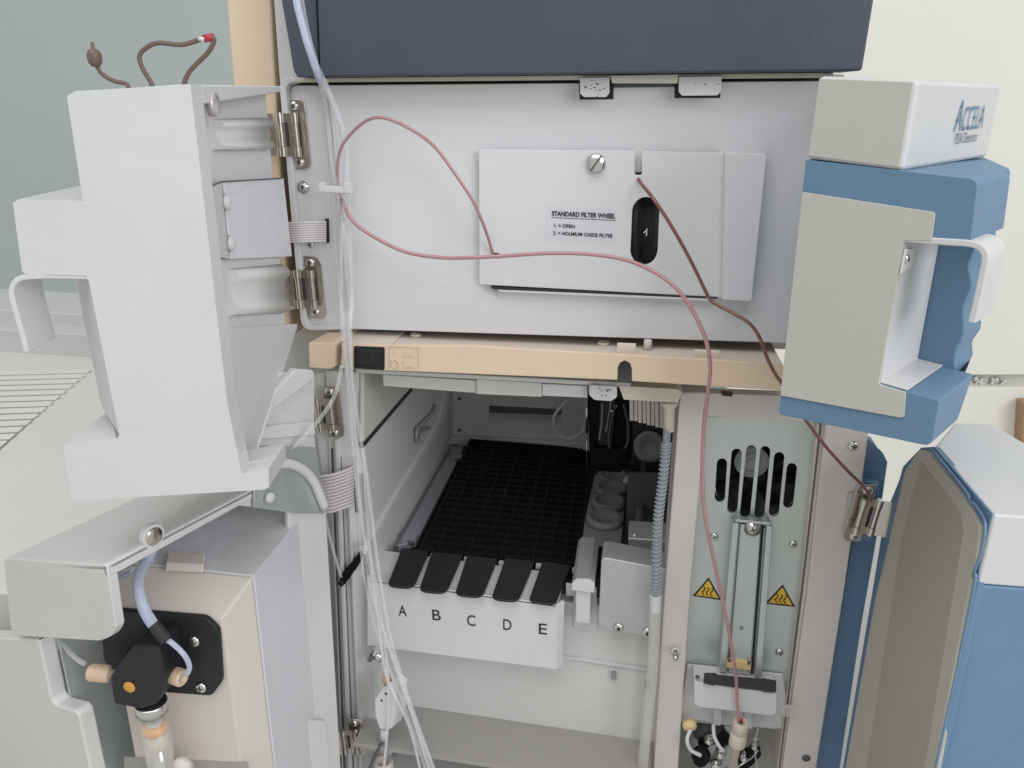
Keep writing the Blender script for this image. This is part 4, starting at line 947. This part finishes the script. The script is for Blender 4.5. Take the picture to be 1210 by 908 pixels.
# ================================================================== tubing
def tubething(name, pts, r, m, label, cat='tubing', group=None, n=8, seg=10):
    b = MB(); b.tube(spl(pts, n), r, seg); o = b.build(name, m); return tag(o, label, cat, group)
G = 'clear plastic tubes running down the left side'
random.seed(11)
base = [(356, -30, -.045), (371, 75, -.040), (390, 110, -.030), (399, 160, -.022), (400, 225, -.018), (404, 300, -.018), (409, 350, -.020), (412, 400, -.028)]
tubes_px = [
 ([(347, -30), (357, 30), (371, 75), (382, 110), (389, 165), (394, 225), (398, 300), (402, 360), (405, 400), (413, 480), (420, 560), (426, 640), (434, 700), (452, 770), (480, 840), (508, 925)], 'leftmost clear tube of the bundle, ending at the bottom of the picture'),
 ([(352, -30), (362, 30), (375, 78), (389, 110), (396, 165), (399, 225), (403, 300), (407, 360), (409, 400), (416, 480), (427, 560), (436, 640), (444, 700), (458, 760), (486, 840), (516, 925)], 'clear tube that crosses the cable tie second from the left in the bundle'),
 ([(377, 92), (392, 118), (400, 165), (404, 225), (408, 300), (410, 360), (410, 400), (412, 480), (421, 560), (434, 640), (446, 700), (456, 770), (459, 840), (452, 925)], 'clear tube that drops almost straight down behind the white valve body'),
 ([(379, 92), (398, 130), (408, 175), (412, 225), (414, 300), (414, 360), (412, 400), (420, 480), (433, 560), (443, 640), (450, 690), (463, 760), (488, 840), (519, 925)], 'rightmost clear tube of the bundle, bowed out above the cable tie'),
 ([(376, 90), (386, 130), (391, 180), (398, 225), (405, 262), (412, 300), (416, 350), (414, 395), (417, 480), (424, 560), (430, 640), (439, 700), (455, 750), (482, 830), (512, 925)], 'clear tube that crosses over the others just below the cable tie'),
 ([(380, 96), (404, 150), (410, 190), (408, 225), (404, 280), (403, 340), (407, 400), (413, 470), (418, 540), (428, 620), (441, 690), (448, 740), (457, 800), (484, 860), (500, 925)], 'clear tube bowed outward near the loop of pink capillary'),
]
for i, (pp, lb_) in enumerate(tubes_px):
    pts = []
    for j, (x, y) in enumerate(pp):
        Y = -.040 if y < 80 else (-.028 if y < 130 else (-.018 if y < 380 else (-.036 if y < 430 else (-.032 if y < 600 else -.034))))
        pts.append(P(x, y, Y-i*.0011+random.uniform(-.0008, .0008)))
    tubething('clear_tube', pts, .00125, 'cleartube', lb_, group=G)
b = MB(); b.tube([P(x, y, Y) for x, y, Y in [(345, -30, -.05), (352, 10, -.05), (362, 48, -.05), (372, 78, -.047), (378, 96, -.04)]], .0022, 12)
tag(b.build('sleeve_tube', 'cleartubeblue'), 'bluish translucent tube hanging in front of the slate blue module', 'tubing')
# cable tie
ty = MB(); ty.box(P(397, 224, -.028), V((.0115, 0, -.0004)), (0, .0012, 0), V((0, 0, .0021))); ty.box(P(412, 222, -.028), V((.0026, 0, 0)), (0, .002, 0), V((0, 0, .0036))); ty.box(P(381, 220, -.026), V((.002, 0, 0)), (0, .002, 0), V((0, 0, .0024)))
ty.box(P(397, 224, -.013), V((.0115, 0, -.0004)), (0, .001, 0), V((0, 0, .0018)))
tag(ty.build('cable_tie', 'whiteb', None, .0005), 'white plastic cable tie around the clear tubes in front of the detector', 'cable tie')
# pink capillaries
def pts_of(l): return [P(x, y, Y) for x, y, Y in l]
tubething('pink_capillary', pts_of([(406, 262, -.022), (403, 246, -.020), (402, 232, -.018), (398, 212, -.02), (402, 178, -.026), (418, 155, -.03), (437, 141, -.034), (456, 140, -.036), (482, 151, -.036), (512, 172, -.034), (538, 206, -.032), (560, 240, -.028), (574, 273, -.022), (582, 299, -.011), (584, 303, -.004)]), .00105, 'pink', 'pink capillary arching from the clear tubes down into the corner of the filter cover', 'capillary')
tubething('pink_capillary', pts_of([(404, 235, -.022), (412, 254, -.024), (424, 268, -.027), (449, 284, -.03), (480, 298, -.032), (520, 304.5, -.034), (560, 304.5, -.036), (590, 303, -.037), (650, 299.5, -.040), (700, 301, -.042), (745, 309, -.045), (785, 329, -.05), (812, 357, -.055), (832, 396, -.06), (839, 428, -.062), (838, 452, -.060), (832, 500, -.055), (830, 560, -.052), (833, 610, -.050), (844, 665, -.046), (858, 730, -.040), (867, 780, -.032), (870, 806, -.022), (871, 830, -.019), (873, 862, -.022)]), .00128, 'pink', 'long pink capillary sweeping from the clear tubes over the cream bar to the column bracket', 'capillary')
tubething('sleeve', pts_of([(833, 398, -.0605), (839, 428, -.0625), (838, 452, -.0605)]), .0019, 'pinkdark', 'dark red sleeve on the pink capillary in front of the cream bar', 'tubing sleeve') if 0 else None
tubething('brown_capillary', pts_of([(754, 208, -.004), (756, 215, -.014), (772, 235, -.03), (790, 262, -.032), (808, 293, -.032), (822, 320, -.032), (833, 343, -.033), (842, 357, -.034), (866, 370, -.04), (885, 382, -.044), (897, 398, -.046), (906, 422, -.046), (916, 442, -.046), (926, 456, -.046), (942, 482, -.044), (956, 502, -.042), (975, 527, -.038), (1000, 555, -.032), (1022, 577, -.025), (1030, 592, -.016)]), .00115, 'pinkdark', 'dark reddish brown capillary from the filter cover slot to the lower right door hinge', 'capillary')
# thin tube on the left crossing hinge
tubething('clear_tube', pts_of([(404, 432, -.05), (396, 466, -.055), (380, 492, -.06), (360, 515, -.065), (330, 545, -.07), (300, 572, -.075), (250, 592, -.08)]), .0013, 'cleartube', 'clear tube slanting across the left hinge of the autosampler', 'tubing')
tubething('clear_tube', pts_of([(300, 556, -.05), (335, 545, -.045), (360, 553, -.04), (378, 580, -.035), (385, 615, -.03), (395, 655, -.025), (403, 682, -.02)]), .0011, 'cleartube', 'clear tube arching past the ribbon strap to the black latch lever', 'tubing')
# tube from clip on syringe drive to its fitting
tubething('sleeve_tube', [P(172, 664, -.150), P(164, 680, -.166), P(164, 700, -.176), P(171, 722, -.180), P(182, 740, -.182)], .0034, 'cleartubeblue', 'thick bluish sleeve bending over the front of the syringe drive', 'tubing')
tubething('shrink_sleeve', [P(181, 738, -.182), P(197, 757, -.183)], .0037, 'dark', 'short black shrink sleeve above the right fitting of the syringe drive', 'tubing sleeve')
tubething('thin_tube', [P(196, 755, -.183), P(208, 764, -.184), P(219, 776, -.184), P(224, 788, -.180), P(221, 797, -.176)], .0016, 'cleartubeblue', 'thin clear tube looping down to the right beige fitting of the syringe drive', 'tubing')
tubething('thin_tube', [P(72, 752, -.15), P(80, 768, -.16), P(90, 778, -.165), P(100, 785, -.170)], .0016, 'cleartube', 'thin clear tube entering the left beige fitting of the syringe drive', 'tubing')
tubething('outlet_tube', [P(250, 592, -.06), P(225, 604, -.09), P(195, 625, -.12), P(180, 645, -.14), P(172, 662, -.150)], .0045, 'cleartubeblue', 'wide bluish tube curving over the steel top of the syringe drive', 'tubing')
for k in range(3): pass
tubething('wire_bundle', [P(128, 690, -.15), P(145, 680, -.16), P(158, 674, -.165)], .0022, 'cleartubeblue', 'short clear tube end tucked under the lower left door rim', 'tubing')
# coiled hose
hp_ = spl([P(x, y, Y) for x, y, Y in [(788, 508, -.004), (787, 530, -.004), (783, 570, -.006), (778, 610, -.008), (776, 650, -.008), (775, 690, -.008), (774, 712, -.008)]], 16)
b = MB(); b.tube(hp_, .0028, 14); hc = b.build('spiral_hose', 'hoseblue')
tag(hc, 'pale blue spiral hose hanging from the cream adapter beside the rack bay', 'hose')
hl = []; n = len(hp_)
turns = 44; st = int(n*.13); tot = 620
for k in range(tot):
    t = st+(n-1-st)*k/(tot-1); i = min(int(t), n-2); f = t-i; c = hp_[i].lerp(hp_[i+1], f); ax = (hp_[i+1]-hp_[i]).normalized(); u = ax.cross(V((0, 1, 0))).normalized(); w = ax.cross(u); a = 2*math.pi*turns*k/tot
    hl.append(c+(u*math.cos(a)+w*math.sin(a))*.0033)
b = MB(); b.tube(hl, .0007, 6); b.build('coil', 'coil', hc)
b = MB(); A = P(774.5, 703, -.008); B = P(774, 722, -.008); b.cyl(A, B, .0046, seg=24); b.build('collar', 'whiteb', hc, .0005)
hp2 = spl([P(x, y, -.008) for x, y in [(774, 722), (771, 790), (764, 860), (757, 930)]], 30); b = MB()
b.tube(hp2, [(.0046 if k % 2 else .0042) for k in range(len(hp2))], 14); b.build('ribbed_end', 'clearglass', hc)
# ================================================================== small parts in the bay bottom
vv2 = thing('inline_valve', 'small white inline valve with a beige nut on top, hanging beside the tubes', 'valve', P(456, 860, -.03))
q = [P(x, y, -.034) for x, y in rp([(450, 815), (461, 806), (469, 813), (466, 848), (462, 862), (448, 862), (443, 845), (442, 828)], 2)]
MB().prism(q, (.006, .012, 0)).build('valve_body', 'whiteb', vv2, .001)
MB().cyl(P(454, 861, -.028), P(453, 874, -.028), .0032, .0028).build('outlet', 'whiteb', vv2)
nut(P(457, 806, -.026), UP, .0038, .0055, vv2, 'nut', 'peek')
for x, y in ((451, 828), (456, 820)): MB().lathe(P(x, y, -.0342), NF, [(.0011, 0), (.0011, .0002), (0, .0002)]).build('port_hole', 'darkgrey', vv2)
tubething('thin_tube', [P(453, 874, -.028), P(444, 892, -.03), P(430, 925, -.03)], .0014, 'darkgrey', 'thin dark tube leaving the bottom of the white inline valve', 'tubing')
cl = MB(); cl.cyl(P(441, 772, -.008), P(452, 778, -.012), .0042); cl.cyl(P(437, 779, -.008), P(446, 768, -.012), .0028)
cl.build('post_fastener', 'chrome', am)
b = MB(); b.lathe(P(453, 905, -.015), UP, [(.009, -.02), (.009, .004), (.008, .0055), (.005, .0055), (.0045, .003), (0, .003)], 30); b.build('drain_cup', 'warmwhite', am)
# peek union under the column bracket
pu = thing('union_fitting', 'tall beige threaded fitting held under the white column bracket', 'fitting', P(868, 900, -.022))
A = P(876, 853, -.022); B = P(862, 925, -.022); ax = (B-A).normalized()
b = MB(); b.lathe(A, ax, [(.0030, .002), (.0032, 0), (.0056, 0), (.0060, .001), (.0062, .0095), (.0058, .0098), (.0058, .0106), (.0062, .011), (.0066, .022), (.0050, .0245), (.0032, .0255), (.003, .05), (0, .05)], 30); b.build('body', 'peekpale', pu)
b = MB(); b.cyl(A-ax*.003, A+ax*.001, .0011); b.build('ferrule', 'redheat', pu)
tubething('white_tube', [P(816, 862, -.006), P(812, 874, -.012), P(816, 886, -.014), P(828, 893, -.013)], .0016, 'whiteb', 'white tube looping from the yellow inlet to the black knurled nut', 'tubing')
tubething('white_tube', [P(843, 856, -.004), P(844, 870, -.010), P(850, 882, -.014), P(856, 888, -.014)], .0015, 'whiteb', 'white tube bending down just left of the tall beige fitting', 'tubing')
tubething('metal_capillary', [P(896, 860, .002), P(892, 880, -.004), P(894, 905, -.004), P(898, 930, -.004)], .0006, 'chrome', 'thin steel capillary right of the tall beige fitting', 'capillary')
tubething('metal_capillary', [P(858, 915, -.012), P(872, 906, -.016), P(888, 896, -.010), P(896, 886, -.002)], .0007, 'chrome', 'thin steel capillary curving in front of the valve rotor', 'capillary')
# loop tube on back wall
tubething('sample_loop', [P(670, 474, .25), P(655, 492, .245), P(658, 511, .245), P(674, 519, .245), P(689, 509, .245), P(692, 494, .245), P(691, 478, .25)], .0018, 'greywhite', 'grey plastic loop of tubing hanging in front of the slot in the back wall', 'tubing')
b = MB(); b.prism([P(x, y, .312) for x, y in rp([(664, 484), (700, 488), (699, 507), (672, 503), (662, 494)], 3)], (0, .01, 0)); b.build('cable_guide', 'greywhite', am, .001)
# ================================================================== cord and connector lying on the left door
zt1 = N1[0].z
def dt(px, py, s): return PL(px, py, O1+FW*s, FW)
tubething('frayed_cord', [dt(152, 112, .05), dt(150, 100, .05), dt(135, 96, .05), dt(121, 88, .05), dt(114, 78, .05)], .0011, 'brown', 'brown cord with a plug end sticking up behind the opened left door', 'cord')
cn = MB(); A = dt(113.5, 79, .05); B = dt(111, 64, .05); C = dt(110, 56, .05); cn.lathe(A, B-A, [(.002, 0), (.0034, .002), (.0036, .0055), (.0028, .0075), (.001, .0085), (.0009, .0115), (0, .0115)], 18)
pc = [o for o in bpy.data.objects if o.name.startswith('frayed_cord')][0]; cn.build('plug', 'brown', pc)
fcord = tubething('frayed_cord', [dt(183, 112, .05), dt(178, 97, .05), dt(168, 80, .05), dt(165, 66, .05), dt(174, 56, .05), dt(188, 51, .05), dt(215, 53, .05), dt(236, 47, .05), dt(248, 44, .05), dt(253, 48, .05), dt(246, 62, .05), dt(232, 76, .05), dt(222, 88, .05), dt(216, 104, .05)], .0012, 'brown', 'looped brown cord with a torn end showing red above the left door', 'cord', n=10)
b = MB(); b.tube([dt(241, 46, .05), dt(252, 44, .05)], .0019, 8); b.build('red_core', 'redheat', fcord)
b = MB(); b.tube([dt(235, 46, .049), dt(241, 47, .048)], .0011, 8); b.build('bare_strand', 'whiteb', fcord)
# ================================================================== room behind
b = MB(); b.box(V((-1.2, 1.62, 1.3)), (1.45, 0, 0), (0, .02, 0), (0, 0, 1.3)); wl = struct(b.build('wall', 'wallgreen'))
b = MB(); b.box(V((1.75, 1.60, 1.3)), (1.5, 0, 0), (0, .02, 0), (0, 0, 1.3)); struct(b.build('wall_right', 'wallcream'))
b = MB(); b.box(V((-.6, .1, .80)), (.98, 0, 0), (0, .45, 0), (0, 0, .02)); b.v = [p-V((0, 0, .12)) for p in b.v]; struct(b.build('bench', 'bench'))
# white wall cabinet at the right with a slot
YQ = 1.2
cb = thing('wall_cabinet', 'cream wall panel behind the right doors with a narrow horizontal gap', 'panel', P(1170, 450, YQ))
slab('upper_board', [(860, -60), (1300, -60), (1300, 443), (860, 443)], YQ, YQ+.03, 'wallcream', cb, .001)
slab('lower_board', [(860, 456), (1300, 458), (1300, 960), (860, 960)], YQ, YQ+.03, 'wallcream', cb, .001)
slab('gap_strip', [(860, 442), (1300, 443), (1300, 460), (860, 458)], YQ+.02, YQ+.025, 'greenwhite', cb, 0)
b = MB()
for k in range(22):
    x = random.uniform(1152, 1188); y = random.uniform(447, 454); r = random.uniform(.003, .006); b.lathe(P(x, y, YQ+.015), NF, [(r, 0), (r*.7, r*.6), (0, r*.8)], 10)
o = b.build('gap_beads', 'whiteb', cb); o['kind'] = 'stuff'
wb = slab('wood_edge', [(1210, 478), (1420, 478), (1420, 960), (1186, 960), (1197, 700)], YQ-.04, YQ-.002, 'wood', None, .001); tag(wb, 'brown wooden cabinet edge at the right rim of the view behind the lower right door', 'cabinet')
# neighbouring white instrument with louvres
ni = thing('neighbor_instrument', 'pale instrument housing with louvre slats standing behind the open left doors', 'laboratory instrument', P(40, 600, .3))
zg = P(40, 470, .30).z
def G_(x, y, h=0): return PZ(x, y, zg+h)
XM = P(292, 400, .03).x-.012
A = G_(-260, 398); B = G_(0, 700); AY = A.y
MB().prism([A, V((XM, A.y, zg)), V((XM, B.y, zg)), V((A.x-.1, B.y, zg))], (0, 0, -.05)).build('housing_top', 'paleplastic', ni, .002)
yb_ = G_(40, 398).y
MB().box(V((G_(40, 398).x, AY+.028, zg+.0)), (.26, 0, 0), (0, .03, 0), (0, 0, .035)).build('rear_ledge', 'whiteb', ni, .003)
zz = zg+.04
MB().box(V((G_(40, 398).x, AY+.10, zz+.000)), (.26, 0, 0), (0, .06, 0), (0, 0, .012)).build('rear_step', 'whiteb', ni, .003)
a_ = G_(105, 437, .0008); b_ = G_(-2, 533, .0008)
MB().prism([a_, G_(-60, 441, .0008), b_-V((.30, 0, 0)), b_], (0, 0, -.0006)).build('louvre_gap_shade', 'cups', ni)  # flat dark sheet under the slats, standing in for shade in the gaps
for k in range(15):
    y = 436+k*5.6+k*k*.12
    xr_ = 108-(y-436)*1.18
    B = G_(xr_, y, .004); A = G_(-60, y+4, .004); A = B+(A-B).normalized()*.30
    o = MB().loft([A, B, B+V((0, -.010, -.0025)), A+V((0, -.010, -.0025))], [p-UP*.002 for p in (A, B, B+V((0, -.010, -.0025)), A+V((0, -.010, -.0025)))]).build('louvre_slat', 'paleplastic', ni, .0004)
# ================================================================== light
w = bpy.data.worlds.new('World'); sc.world = w; w.use_nodes = True
w.node_tree.nodes['Background'].inputs['Color'].default_value = (.90,.91,.88,1)
w.node_tree.nodes['Background'].inputs['Strength'].default_value = .62
def area(name, loc, tgt, sx, sy, e, col):
    l = bpy.data.lights.new(name, 'AREA'); l.shape = 'RECTANGLE'; l.size = sx; l.size_y = sy; l.energy = e; l.color = col
    o = bpy.data.objects.new(name, l); COL.objects.link(o); o.location = loc
    o.rotation_euler = (V(tgt)-V(loc)).to_track_quat('-Z', 'Y').to_euler(); return o
area('window_light', (2.3, -1.9, 2.2), (.0, 0, 1.1), 1.8, 1.5, 47, (.94, .95, 1))
area('ceiling_light', (-.2, -1.1, 3.0), (0, 0, 1.1), 1.8, 1.3, 24, (.97, .965, 1))
sc.view_settings.view_transform = 'Standard'; sc.view_settings.look = 'None'
sc.view_settings.exposure = 0; sc.view_settings.gamma = 1
